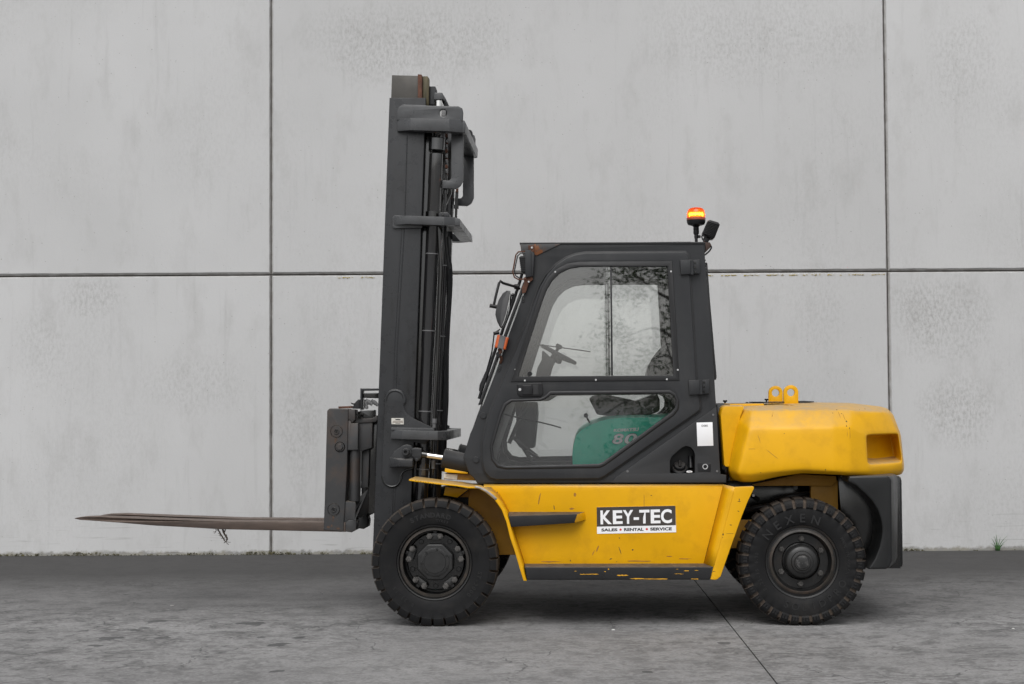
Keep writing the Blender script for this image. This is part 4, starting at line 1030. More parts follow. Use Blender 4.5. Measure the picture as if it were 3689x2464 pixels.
# roof, roof front visor, windscreen, rear window, floor, walls
YF = 2 * YC - YCB
rz1 = P('y1', YCB, 0, 57)[1]
prism('roof_front_beam', L('y1', YCB, 398, 62, 640, 61, 640, 84, 560, 100, 480, 135, 405, 112), YCB + .05, YF - .05, GREY, CAB, .004)
prism('roof_rear_beam', L('y1', YCB, 1440, 60, 1530, 59, 1530, 96, 1440, 96), YCB + .05, YF - .05, GREY, CAB, .004)
xr0, xr1 = P('y1', YCB, 640, 60)[0], P('y1', YCB, 1440, 60)[0]
for k in range(7):
    yy = YCB + .14 + k * (YF - YCB - .28) / 6
    box('unseen_roof_bar', xr0, xr1, yy - .014, yy + .014, rz1 - .05, rz1 - .012, GREY, CAB, .004)
box('unseen_roof_glass', xr0 - .01, xr1 + .01, YCB + .07, YF - .07, rz1 - .010, rz1 - .004, GLASS, CAB, .0005)  # unseen slatted glass roof, added to let daylight into the cab
o = prism('roof_trim', L('y1', YCB, 396, 58, 1536, 54, 1536, 66, 396, 68), YCB - .008, YCB + .06, SEAL, CAB, .003); mirror(o)
prism('roof_corner_plate', L('y1', YCB, 400, 68, 650, 66, 600, 90, 500, 138, 408, 112), YCB - .008, YCB + .002, mat('rust_edged_paint', (0.055, 0.055, 0.056), 0.5, var=0.15, dirt=(0.15, 0.06, 0.02), dirt_amt=0.8, dirt_scale=9, chips=(0.17, 0.06, 0.02), chip_thr=0.6, chip_scale=9), CAB, .003)
wsA = L('y1', YCB2, 425, 300, 440, 306, 108, 1246, 92, 1240)
prism('windscreen', wsA, YCB2, 2 * YC - YCB2, GLASS, CAB, .0005, 0, None)
prism('windscreen_seal', L('y1', YCB, 418, 300, 432, 304, 160, 1050, 140, 1056, 152, 1020), YCB - .004, YCB2 + .03, SEAL, CAB, .004)
prism('cowl', L('y1', YCB2, 92, 1232, 120, 1240, 95, 1380, 140, 1480, 140, 1534, 112, 1500, 88, 1480, 50, 1378), YCB2 - .002, 2 * YC - YCB2 + .002, GREY, CAB, .004)
prism('cab_floor', L('y1', YCB2, 140, 1480, 1620, 1480, 1625, 1530, 140, 1532), YCB2, 2 * YC - YCB2, BLK, CAB, .004)
prism('rear_wall', L('y1', YCB2, 1530, 900, 1588, 900, 1622, 1480, 1560, 1480), YCB2, 2 * YC - YCB2, GREY, CAB, .004)
prism('rear_header', L('y1', YCB2, 1480, 84, 1530, 84, 1536, 200, 1490, 200), YCB2, 2 * YC - YCB2, GREY, CAB, .004)
prism('rear_window', L('y1', YCB2, 1533, 180, 1540, 180, 1588, 905, 1581, 905), YCB2, 2 * YC - YCB2, GLASS, CAB, .0005, 0, None)
o = prism('rear_window_frame', rnd(L('y1', .26, 1535, 178, 1547, 185, 1562, 400, 1604, 885, 1600, 900, 1588, 900), .006), .24, .30, SEAL, CAB, .003); mirror(o)
prism('rear_window_rail', L('y1', .26, 1532, 178, 1546, 184, 1550, 230, 1537, 230), .30, 2 * YC - .30, SEAL, CAB, .003)
prism('rear_window_rail', L('y1', .26, 1584, 850, 1600, 850, 1604, 885, 1588, 900), .30, 2 * YC - .30, SEAL, CAB, .003)
# interior ------------------------------------------------------------
hood = rnd(L('y5', .36, 345, 1260, 335, 1040, 350, 900, 390, 740, 480, 660, 620, 580, 760, 530, 900, 495, 1100, 480, 2300, 470, 2300, 1260), [.02, .03, .05, .04, .05, .05, .05, .05, .05, .02, .01], 4)
HOOD = loft('engine_hood', [at3([(x * .985 + hood[20][0] * .015, z - .016) for x, z in hood], .34), at3(hood, .42), at3(hood, 1.44), at3([(x, z - .016) for x, z in hood], 1.52)], TEAL, CAB, .012, 3, 60)
hood_d = .3385
print_text('hood_lettering', 'KOMATSU', L('y5', hood_d, 952, 724, 1322, 716, 1326, 660, 956, 680), hood_d - .002, WHT, HOOD, .045)
def digits(s, x0, x1, y0, y1, name, sh):
    print_text(name, s, L('y5', hood_d, x0 - 6, y1 + 6, x1 + 6, y1 + 4, x1 + 8, y0 - 6, x0 - 2, y0 - 4), hood_d - .0025, INK, HOOD, .04, sh)
    print_text(name, s, L('y5', hood_d, x0, y1, x1, y1 - 2, x1 + 2, y0, x0 + 4, y0 + 2), hood_d - .0035, WHT, HOOD, .022, sh)
digits('8', 932, 1098, 755, 905, 'hood_numeral', .2)
digits('0', 1112, 1300, 750, 905, 'hood_numeral', .2)
cush = rnd(L('y5', .62, 585, 240, 620, 195, 700, 175, 900, 180, 1300, 265, 1500, 190, 1600, 150, 1640, 250, 1640, 420, 1500, 470, 900, 490, 700, 470, 660, 380), .03, 4)
ST = loft('seat', [at3(cush, .62), at3(cush, 1.24)], SEATM, CAB, .03, 3, 60)
bkp = rnd(L('y1', .66, 1185, 960, 1180, 860, 1195, 805, 1240, 735, 1330, 640, 1420, 520, 1480, 480, 1510, 520, 1510, 880, 1440, 1000), .03, 4)
loft('backrest', [at3(bkp, .68), at3(bkp, 1.18)], SEATM, ST, .05, 4, 60)
tube('backrest_piping', [V('y1', .66, 1180, 860), V('y1', .66, 1197, 803), V('y1', .66, 1242, 733), V('y1', .66, 1332, 637)], .007, BLK, ST, 8, 4)
axis_lathe('recline_knob', [(0, 0), (.022, 0), (.026, .01), (.026, .03), (.018, .04), (.018, .08), (0, .08)], V('y1', .58, 1287, 850), (0, 1, 0), BLK, ST, 12)
# steering wheel and column
ctr = (V('y6', .93, 400, 1075) + V('y6', .93, 806, 1288)) / 2
ex = (V('y6', .93, 806, 1288) - V('y6', .93, 400, 1075)); rw = ex.length / 2 - .014; ex.normalize(); ey = Vector((0, 1, 0)); nz = ex.cross(ey) * -1
if nz.z < 0: nz = -nz
ringp = [ctr + ex * rw * math.cos(2 * math.pi * k / 40) + ey * rw * math.sin(2 * math.pi * k / 40) for k in range(41)]
SW = tube('steering_wheel', ringp, .0135, INTG, CAB, 10)
for a in (0, 120, 240):
    tube('spoke', [ctr - nz * .02, ctr - nz * .012 + ex * rw * .6 * math.cos(R(a)) + ey * rw * .6 * math.sin(R(a)), ctr + ex * rw * math.cos(R(a)) + ey * rw * math.sin(R(a))], .009, INTG, SW, 8)
axis_lathe('wheel_hub', [(0, .012), (.03, .012), (.04, 0), (.045, -.05), (.03, -.06), (0, -.06)], ctr, nz, INTG, SW, 20)
kb = ctr + ex * rw * -.15 - ey * rw * .95
axis_lathe('spinner_knob', [(0, 0), (.010, 0), (.012, .03), (.022, .040), (.025, .052), (.020, .062), (0, .064)], kb, nz, BLK, SW, 14)
cb = rnd(L('y6', .85, 420, 1130, 560, 1255, 530, 1320, 490, 1460, 340, 1460, 370, 1330, 415, 1245), .01)
loft('steering_column', [at3(cb, .80), at3(cb, 1.06)], INTG, CAB, .02, 2)
dsh = L('y1', .85, 365, 1035, 500, 1035, 505, 1110, 492, 1250, 485, 1320, 400, 1318, 365, 1270, 380, 1180)
loft('dashboard', [at3(dsh, .80), at3(dsh, 1.10)], INTG, CAB, .015, 2)
prism('front_dash_wall', L('y1', .4, 130, 1230, 190, 1230, 300, 1000, 340, 1000, 230, 1290, 180, 1480, 120, 1480), .40, 1.46, INTG, CAB, .01)
for (xa_, ya_, xb_, yb_, d) in ((350, 1250, 500, 1370, .62), (440, 1040, 330, 1290, .60), (400, 1290, 470, 1400, .95)):
    tube('pedal_arm', [V('y1', d, xa_, ya_), V('y1', d, xb_, yb_)], .014, INTG, CAB, 8)
prism('pedal_plate', L('y1', .6, 440, 1330, 520, 1375, 510, 1385, 430, 1345), .55, .68, BLK, CAB, .003)
mn = prism('monitor', rnd(L('y6', .42, 312, 1000, 376, 1018, 345, 1114, 279, 1096), .004), .38, .44, BLK, CAB, .004)
tube('monitor_cable', [V('y6', .42, 250, 1060), V('y6', .45, 400, 1075), V('y6', .6, 600, 1100), V('y6', .9, 960, 1150)], .004, BLK, CAB, 6, 5)
axis_lathe('lever', [(.006, 0), (.006, .055), (.014, .062), (.015, .075), (.008, .085), (0, .085)], V('y5', .5, 610, 620), Vector((-.45, 0, .9)), INTG, CAB, 12)
tube('lever_cable', [V('y1', .5, 295, 1110), V('y1', .5, 400, 1135), V('y1', .5, 560, 1170), V('y1', .5, 650, 1195)], .005, BLK, CAB, 6, 5)

# ------------------------------------------------------------------ mast
YM = 0.40
MAST = empty('mast', (0, 0, 0)); MAST.parent = TRUCK
def mline(pts, v):                                     # x on a line through two survey points at height v
    (x0, y0), (x1, y1) = pts; return x0 + (x1 - x0) * (v - y0) / (y1 - y0)
ML = ((1403, 352), (1343.5, 1960)); MR = ((1534, 353), (1482, 1799))
def S(d, *xy): return L('s', d, *xy)
far_list = []
F_ = far_list.append
T_, B_ = 352, 2005
F_(prism('outer_rail', S(YM, mline(ML, T_), T_, mline(MR, T_), T_, mline(MR, B_), B_, mline(ML, B_), B_), YM, YM + .03, MASTG, MAST, .005, 2))
F_(prism('rail_flange', S(YM + .03, mline(ML, T_) + 2, T_ + 1, mline(ML, T_) + 24, T_ + 1, mline(ML, B_) + 24, B_, mline(ML, B_) + 2, B_), YM + .028, YM + .12, MASTG, MAST, .003))
F_(prism('rail_flange', S(YM + .03, mline(MR, T_) - 20, T_ + 1, mline(MR, T_) - 2, T_ + 1, mline(MR, B_) - 2, B_, mline(MR, B_) - 20, B_), YM + .028, YM + .12, OIL, MAST, .003))
wx = [(1467, 488), (1459, 780), (1456.5, 823), (1446, 1000), (1429, 1280), (1429, 1340), (1424, 1450)]
tube('weld_bead', [V('s', YM, x, y) for x, y in wx], .004, MASTG, MAST, 6)
tube('weld_bead', [V('s', YM, x - 9, y) for x, y in wx[2:]], .003, MASTG, MAST, 6)
tube('weld_bead', [V('s', YM, 1416, 1755), V('s', YM, 1407, 1990)], .004, MASTG, MAST, 6)
tube('weld_bead', [V('s', YM, 1424, 1755), V('s', YM, 1415, 1990)], .003, MASTG, MAST, 6)
# inner rails
YI = YM + .035
F_(prism('inner_rail', L('z1', YI, 325, 88, 597, 95, 597, 330, 590, 700, 325, 700, 316, 330), YI, YI + .05, HEAT, MAST, .003))
F_(prism('rail_edge', L('z1', YI, 597, 80, 636, 84, 640, 110, 640, 700, 597, 700), YI - .008, YI + .05, RUST, MAST, .003))
F_(prism('inner_rail_flange', L('z1', YI + .02, 645, 99, 695, 99, 711, 118, 711, 420, 645, 420), YI + .02, YI + .08, HEATO, MAST, .004))
F_(prism('inner_channel', S(YI + .03, 1518, 420, 1560, 420, 1495, 2080, 1455, 2080), YI + .03, YI + .075, OIL, MAST, .003))
F_(prism('crosshead_block', rnd(L('z1', YI + .05, 715, 205, 778, 205, 792, 240, 792, 400, 715, 400), .004), YI + .05, YI + .10, MASTG, MAST, .003))
F_(prism('rod_head', rnd(L('z1', YM + .03, 762, 300, 775, 272, 850, 270, 866, 300, 866, 345, 762, 347), .006), YM + .03, YM + .11, TIEG, MAST, .005))
prism('crosshead_plate', L('z1', YM + .12, 850, 275, 880, 320, 925, 415, 870, 415, 840, 345), YM + .12, 2 * YC - YM - .12, MASTG, MAST, .004)
# lift cylinders
YL = YM + .065
def cyl_at(v): return V('s', YL, 1580 + (v - 366) * -.0433, v)
ax_ = (cyl_at(1900) - cyl_at(500))
top_ = cyl_at(500); axn = ax_.normalized()
def cpos(v): return cyl_at(v)
F_(axis_lathe('cylinder_rod', [(0, 0), (.024, 0), (.024, .36), (0, .36)], cpos(340), axn, CHR, MAST, 20))
F_(axis_lathe('cylinder_gland', [(0, 0), (.020, 0), (.024, .012), (.024, .03), (.048, .03), (.054, .038), (.054, .115), (.048, .12), (0, .12)], cpos(480), axn, CYL, MAST, 36))
LB = (cpos(2040) - cpos(555)).length
F_(axis_lathe('lift_cylinder', [(0, 0), (.046, 0), (.048, .20), (.046, .205), (.046, LB * .47), (.043, LB * .475), (.043, LB), (0, LB)], cpos(555), axn, CYL, MAST, 36))
for v in (915, 1192, 1482, 1690): F_(axis_lathe('cylinder_band', [(.0455, -.004), (.047, -.003), (.047, .003), (.0455, .004)], cpos(v), axn, GREYP, MAST, 28))
F_(axis_lathe('cylinder_clamp', [(.041, -.018), (.055, -.018), (.055, .018), (.041, .018)], cpos(773), axn, OIL, MAST, 20))
tube('lift_pipe', [V('z2', YM + .03, 815, 200), V('z2', YM + .03, 838, 640), V('z2', YM + .03, 830, 900), V('z2', YM + .03, 805, 1568), V('z3', YM + .03, 1142, 120), V('z3', YM + .03, 1126, 430)], .0125, OIL, MAST, 12, 5)
lf = axis_lathe('pipe_ferrule', [(0, 0), (.017, 0), (.017, .03), (.012, .032), (.012, .06), (0, .06)], V('z3', YM + .03, 1126, 425), axn, GREYP, MAST, 14)
tube('lift_pipe', [V('z3', YM + .03, 1124, 440), V('z3', YM + .03, 1120, 600), V('z3', YM + .03, 1115, 830), V('z3', YM + .05, 1100, 1050)], .009, OIL, MAST, 10, 4)
axis_lathe('pipe_ferrule', [(0, 0), (.014, 0), (.014, .055), (0, .055)], V('z3', YM + .03, 1117, 805), axn, GREYP, MAST, 12)
for off in (0, .03, .06):
    tube('mast_hose', [V('z2', .8 + off, 905 + off * 100, 330), V('z2', .8 + off, 918, 480), V('z2', .8 + off, 942 - off * 200, 680), V('z2', .8 + off, 940 - off * 150, 880), V('z2', .8 + off, 918 - off * 150, 1250), V('z2', .8 + off, 905 - off * 150, 1568),
         V('z3', .8 + off, 1240 - off * 300, 250), V('z3', .8 + off, 1228 - off * 300, 500), V('z3', .8 + off, 1215 - off * 300, 900)], .012, BLK, MAST, 8, 4)
tube('mast_hose', [V('z1', .6, 880, 1390), V('z1', .6, 870, 1500), V('z2', .6, 880, 330), V('z2', .6, 905, 560), V('z2', .6, 925, 660)], .010, BLK, MAST, 8, 4)
prism('mast_dark_sheet', S(.9, 1560, 388, 1640, 400, 1628, 700, 1600, 760, 1560, 1500, 1535, 1900, 1480, 1900), .86, .9, OIL, MAST)  # added dark sheet, stops light showing through the mast gaps and bracket hole
# lift chains
for k in range(16):
    y = 700 + k * 27
    F_(prism('chain_link', rnd(L('z1', YM + .10, 882, y, 908, y, 908, y + 40, 882, y + 40), .003, 2), YM + .10 + (k % 2) * .012, YM + .13 + (k % 2) * .012, RUST if k % 3 == 0 else OIL, MAST, .002))
F_(axis_lathe('chain_anchor', [(0, 0), (.012, 0), (.012, .10), (.018, .10), (.018, .13), (.010, .13), (.010, .26), (0, .26)], V('z1', YM + .11, 892, 1130), axn, OIL, MAST, 12))
# upper tie bracket
up_plate = rnd(L('z1', YM - .03, 374, 560, 376, 470, 395, 420, 440, 394, 660, 401, 700, 406, 1020, 412, 1058, 432, 1069, 470, 1066, 570), [0, .01, .012, .012, 0, 0, .012, .01, 0, 0], 4)
hole_ = [P('z1', YM - .03, 860 + 40 * math.cos(R(a)), 485 + 41 * math.sin(R(a))) for a in range(0, 360, 15)]
F_(prism('tie_bracket', [up_plate, hole_], YM - .028, YM + .004, TIEG, MAST, .005, 2))
bf = at3(L('z1', YM - .065, 520, 540, 925, 548, 925, 676, 520, 664), YM - .065); bb = at3(L('z1', YM - .02, 382, 542, 1068, 556, 1068, 690, 380, 674), YM - .02)
F_(loft('tie_band', [bf, bb, [v + Vector((0, .05, 0)) for v in bb]], TIEG, MAST, .0025, 2))
xb_ = L('z1', YM - .02, 1060, 555, 1085, 565, 1097, 590, 1092, 690, 1060, 695, 940, 690, 940, 556)
prism('tie_beam', xb_, YM - .02, 2 * YC - YM + .02, TIEG, MAST, .006, 2)
disc('beam_cap', 'z1', 1.46, 1140, 700, 32, .05, BLK, MAST)
F_(prism('chain_bracket', rnd(L('z1', YM + .05, 945, 700, 1070, 700, 1070, 1185, 1045, 1245, 995, 1278, 852, 1272, 852, 1190, 925, 1190, 945, 1165), [0, 0, .004, .03, .02, 0, .004, .01, .01], 4), YM + .05, YM + .08, TIEG, MAST, .004))
# middle tie
mf = at3(L('z2', YM - .06, 482, 106, 872, 120, 872, 208, 482, 194), YM - .06); mb = at3(L('z2', YM - .015, 338, 112, 985, 124, 985, 212, 338, 206), YM - .015)
F_(loft('tie_band', [mf, mb, [v + Vector((0, .045, 0)) for v in mb]], TIEG, MAST, .002, 2))
F_(prism('tie_foot', rnd(L('z2', YM - .02, 328, 125, 350, 104, 640, 112, 640, 236, 345, 240, 330, 220), .008), YM - .018, YM + .004, TIEG, MAST, .003))
prism('tie_beam', L('z2', YM - .015, 900, 124, 985, 126, 1032, 138, 1036, 214, 985, 212, 900, 210), YM - .015, 2 * YC - YM + .015, TIEG, MAST, .005, 2)
prism('pipe_clamp', L('z2', YM + .0, 815, 78, 905, 70, 930, 95, 930, 130, 815, 130), YM - .01, YM + .06, MASTG, MAST, .003)
disc('clamp_bolt', 'z2', YM - .01, 858, 94, 14, .008, OIL, MAST, 12)
# lower mounting plate
plate = L('z3', YM - .012, 672, 270, 676, 232, 695, 192, 730, 165, 775, 155, 815, 165, 850, 198, 868, 240, 866, 280, 845, 302, 850, 335, 880, 385, 925, 420, 1120, 512, 1122, 560, 1040, 660, 936, 640, 932, 880, 860, 892, 838, 925, 828, 985,
          805, 1022, 770, 1045, 730, 1050, 690, 1036, 660, 1005, 645, 960, 645, 925)
F_(prism('mount_plate', plate, YM - .012, YM + .002, MASTG, MAST, .004, 2))
F_(tube('weld_bead', [V('z3', YM - .006, *q) for q in ((684, 262), (690, 225), (712, 190), (745, 172), (785, 172), (820, 188), (843, 215), (852, 250), (848, 285))], .011, MASTG, MAST, 8, 3))
F_(tube('weld_bead', [V('z3', YM - .006, *q) for q in ((650, 945), (665, 1000), (700, 1034), (742, 1044), (785, 1030), (812, 990), (822, 940), (850, 900), (925, 878))], .0075, OIL, MAST, 8, 3))
lfb = at3(L('z3', YM - .085, 832, 532, 1155, 541, 1155, 620, 832, 612), YM - .085); lbb = at3(L('z3', YM - .03, 732, 520, 1236, 541, 1236, 622, 728, 606), YM - .03)
F_(loft('tie_band', [lfb, lbb, [v + Vector((0, .04, 0)) for v in lbb]], TIEG, MAST, .0025, 2))
prism('tie_beam', L('z3', YM - .03, 1150, 541, 1236, 541, 1236, 622, 1150, 620), YM - .03, 2 * YC - YM + .03, TIEG, MAST, .005, 2)
F_(prism('bracket_web', L('z3', YM - .02, 735, 505, 1122, 512, 1122, 545, 735, 530), YM - .05, YM, TIEG, MAST, .003))
prism('rating_plate', rnd(L('z3', YM - .014, 733, 420, 846, 420, 847, 478, 734, 476), .003), YM - .0165, YM - .011, SANDM, MAST, .0008)
for (y0, y1, m_) in ((428, 438, INK), (446, 450, RUST), (456, 460, RUST), (466, 470, INK)):
    prism('plate_print', L('z3', YM - .017, 745 if m_ is RUST else 770, y0, 838 if m_ is RUST else 815, y0, 838 if m_ is RUST else 815, y1, 745 if m_ is RUST else 770, y1), YM - .0172, YM - .0164, m_, MAST, .0001, 0)
# tilt cylinder bracket and cylinder
YT = YM - .09
br = rnd(L('y8', YT, 250, 450, 300, 345, 420, 270, 470, 235, 540, 215, 610, 228, 655, 270, 672, 340, 670, 635, 215, 645, 225, 560, 215, 470), [.004, .004, .01, .02, .02, .02, .02, .01, .004, .004, .004, .004], 4)
F_(prism('tilt_bracket', br, YT + .02, YM, MASTG, MAST, .006, 2))
bx = at3(L('y8', YT - .03, 390, 500, 660, 510, 660, 636, 385, 630), YT - .03); bx2 = at3(L('y8', YT + .03, 225, 455, 668, 470, 668, 640, 212, 648), YT + .03)
F_(loft('bracket_block', [bx, bx2], MASTG, MAST, .004))
pc = P('y8', YT - .01, 535, 355); 
F_(lathe('pivot_pin', [(0, -.004), (.010, -.004), (.012, -.03), (.021, -.03), (.024, -.025), (.024, .02)], pc, YT + .0, MASTG, MAST, 24))
F_(prism('pin_keeper', rnd(L('y8', YT + .01, 480, 370, 520, 290, 600, 300, 650, 370, 610, 440, 550, 475, 500, 450), .008), YT + .008, YT + .024, MASTG, MAST, .003))
F_(prism('rod_eye', rnd(L('y8', YT + .03, 640, 300, 700, 272, 835, 292, 838, 440, 780, 525, 715, 525, 690, 470, 640, 440), .008), YT + .01, YT + .08, MASTG, MAST, .006, 2))
hb = hexbolt('clamp_bolt', 'y8', YT + .01, 738, 502, 26, MASTG, MAST)
YTC = YT + .045
a0, a1 = V('y8', YTC, 760, 395), V('y8', YTC, 1235, 462)
ad = (V('y8', YTC, 1640, 565) - V('y8', YTC, 1238, 470)).normalized()
F_(tube('tilt_rod', [a0, a1 + (a1 - a0) * .2], .0195, CHR, MAST, 24))
F_(tube('rod_end', [V('y8', YTC, 820, 398), V('y8', YTC, 940, 416)], .0225, OIL, MAST, 20))
c0 = V('y8', YTC, 1232, 470)
F_(axis_lathe('tilt_cylinder', [(0, 0), (.058, 0), (.066, .006), (.066, .012), (.064, .016), (.064, .30), (0, .30)], c0, ad, GREY, MAST, 32))
for o in far_list: mirror(o)

# ------------------------------------------------------------------ carriage and forks
YK = 0.58
CAR = empty('fork_carriage', (0, 0, 0)); CAR.parent = TRUCK
near = []
G_ = near.append
G_(prism('fork_shank', rnd(L('z3', YK, 148, 352, 168, 331, 342, 336, 335, 600, 328, 900, 312, 1200, 300, 1368, 297, 1454, 115, 1441, 126, 1150, 138, 700), [.008, .02, .006, 0, 0, 0, 0, .004, .006, 0, 0], 4), YK, YK + .15, WORN, CAR, .005, 2))
for (x, y, r_, deep) in ((234, 541, 57, 1), (208, 1253, 57, 1)):
    c_ = P('z3', YK, x, y); rr = SZ('z3', YK, r_)
    G_(lathe('pin_cover', [(0, -.003), (rr * .3, -.003), (rr * .32, -.010), (rr * .42, -.010), (rr * .44, -.002), (rr * .88, -.002), (rr * .92, .001), (rr * .97, .001), (rr, -.002), (rr * 1.03, .002)], c_, YK - .001, WORN, CAR, 32))
    G_(lathe('pin_socket', [(0, -.0042), (rr * .17, -.0042), (rr * .17, .0)], c_, YK - .0065, OIL, CAR, 6))
c_ = P('z3', YK, 264, 683); rr = SZ('z3', YK, 46)
G_(lathe('bolt_recess', [(0, -.0015), (rr * .9, -.0015), (rr, -.004), (rr * 1.06, -.001), (rr * 1.06, .002)], c_, YK, OIL, CAR, 28))
G_(hexbolt('shank_bolt', 'z3', YK - .001, 264, 683, 32, WORN, CAR, .014))
# upper and lower hooks and the vertical guide tube
G_(prism('upper_hook', L('z3', YK + .01, 335, 338, 402, 344, 404, 432, 375, 462, 358, 438, 332, 434), YK + .008, YK + .14, WORN, CAR, .004))
G_(prism('guide_block', rnd(L('z3', YK + .01, 333, 440, 362, 442, 372, 466, 432, 466, 428, 712, 328, 714), .004), YK + .012, YK + .15, WORN, CAR, .005))
G_(prism('guide_cheek', L('z3', YK + .05, 432, 466, 560, 452, 556, 690, 462, 722, 428, 714), YK + .05, YK + .17, WORN, CAR, .005))
G_(axis_lathe('guide_tube', [(.036, 0), (.036, .36), (0, .36)], V('z3', YK + .06, 398, 1175), V('z3', YK + .06, 402, 700) - V('z3', YK + .06, 398, 1175), WORN, CAR, 24))
G_(prism('guide_plate', L('z3', YK + .10, 470, 720, 535, 700, 520, 1052, 448, 1058, 470, 960), YK + .10, YK + .14, WORN, CAR, .004))
G_(loft('lower_guide', [at3(L('z3', YK + .01, 312, 1182, 404, 1186, 400, 1345, 342, 1345, 330, 1366, 302, 1372), YK + .01), at3(L('z3', YK + .10, 330, 1160, 410, 1162, 520, 1062, 524, 1290, 410, 1340, 330, 1350), YK + .12)], WORN, CAR, .004))
G_(prism('lower_hook', rnd(L('z3', YK + .01, 302, 1376, 342, 1348, 412, 1342, 412, 1440, 372, 1462, 300, 1453), .006), YK + .01, YK + .14, WORN, CAR, .005))
G_(prism('hook_stop', L('z3', YK + .03, 408, 1362, 424, 1362, 422, 1410, 410, 1420), YK + .03, YK + .12, WORN, CAR, .003))
G_(prism('carriage_stile', L('z3', YK + .12, 530, 460, 606, 440, 606, 700, 590, 1285, 525, 1290), YK + .12, YK + .2, OIL, CAR, .004))
for o in near:
    me = o.data.copy(); c2 = o.copy(); c2.data = me; col.objects.link(c2); c2.parent = CAR; c2.location = (0, .55, -.022)
prism('carriage_bar', L('z3', YK + .06, 345, 470, 560, 462, 556, 690, 345, 700), YK + .16, 2 * YC - YK - .02, WORN, CAR, .005)
prism('carriage_bar', L('z3', YK + .06, 345, 1190, 520, 1120, 520, 1280, 345, 1330), YK + .16, 2 * YC - YK - .02, WORN, CAR, .005)
# hydraulics on top of the carriage
prism('hose_bracket', L('z3', .62, 449, 150, 620, 150, 620, 168, 468, 172, 466, 345, 449, 345), .62, .72, MASTG, CAR, .003)
prism('valve_block', rnd(L('z3', .66, 474, 192, 618, 190, 618, 240, 474, 236), .006), .64, .74, OIL, CAR, .004)
prism('valve_block', rnd(L('z3', .66, 452, 350, 585, 345, 585, 430, 540, 434, 452, 410), .004), .63, .73, OIL, CAR, .004)
prism('carriage_top', L('z3', .62, 405, 430, 560, 420, 600, 396, 610, 430, 590, 456, 380, 468), .62, 1.3, WORN, CAR, .003)
prism('top_cover', rnd(L('z3', .64, 376, 335, 395, 285, 430, 250, 450, 252, 450, 335), .005), .64, .9, BLK, CAR, .004)
prism('rust_plate', L('z3', .7, 250, 314, 362, 310, 372, 330, 252, 332), .7, 1.2, RUST, CAR, .002)
prism('lever_tab', L('z3', .64, 360, 278, 420, 290, 400, 300, 372, 296), .64, .68, OIL, CAR, .002)
sp_pts = [V('z3', .60, 412 + 4 * k, 402) + Vector((0, math.sin(k * 1.9) * .012, math.cos(k * 1.9) * .014)) for k in range(13)]
tube('hook_spring', sp_pts, .0035, OIL, CAR, 6, 3)
for (xa_, ya_, xb_, yb_) in ((500, 250, 560, 300), (552, 255, 612, 305)):
    ba, bbb = V('z3', .62, xa_, ya_), V('z3', .62, xb_, yb_)
    h_ = (bbb - ba).length
    axis_lathe('hose_fitting', [(0, 0), (.009, 0), (.009, h_ * .25), (.014, h_ * .27), (.014, h_ * .7), (.011, h_ * .72), (.011, h_), (0, h_)], ba, bbb - ba, GREYP, CAR, 12)
for (x, y) in ((510, 290), (508, 322)): hexbolt('valve_bolt', 'z3', .625, x, y, 13, GREYP, CAR, .008)
# forks
fk = L('z4', YK + .005, 128, 186, 150, 180, 210, 173, 330, 170, 680, 184, 1300, 206, 2025, 211, 2190, 213, 2190, 286, 2030, 283, 1240, 265, 1000, 251, 750, 238, 480, 216, 320, 205, 180, 197, 135, 190)
me = prism_me(fk, YK + .005, YK + .145, .004, 1)
x_t = min(v.co.x for v in me.vertices)
for v in me.vertices:                                  # the blade narrows towards its tip
    s = min(1.0, max(0.0, (v.co.x - x_t) / .30)); k_ = .45 + .55 * s ** .6
    v.co.y = YK + .075 + (v.co.y - YK - .075) * k_
fo = link('fork', me, FORK, TRUCK, 35)
f2 = fo.copy(); col.objects.link(f2); f2.parent = TRUCK; f2.location = (0, .55, -.022)

RRUN = mat('rust_stain', (0.070, 0.040, 0.025), 0.8, var=0.4, vscale=30)
for (x, y, rx, ry) in ((222, 625, 10, 34), (236, 615, 6, 22), (232, 660, 5, 14), (205, 1325, 12, 16), (200, 1345, 6, 26), (160, 1415, 20, 14), (250, 1425, 30, 12), (190, 1400, 12, 16), (150, 900, 2, 14), (170, 440, 3, 6), (280, 880, 2, 8)):
    blob('z3', YK, x, y, rx * .7, ry * .8, RRUN, CAR, 'rust_run', None, 11)

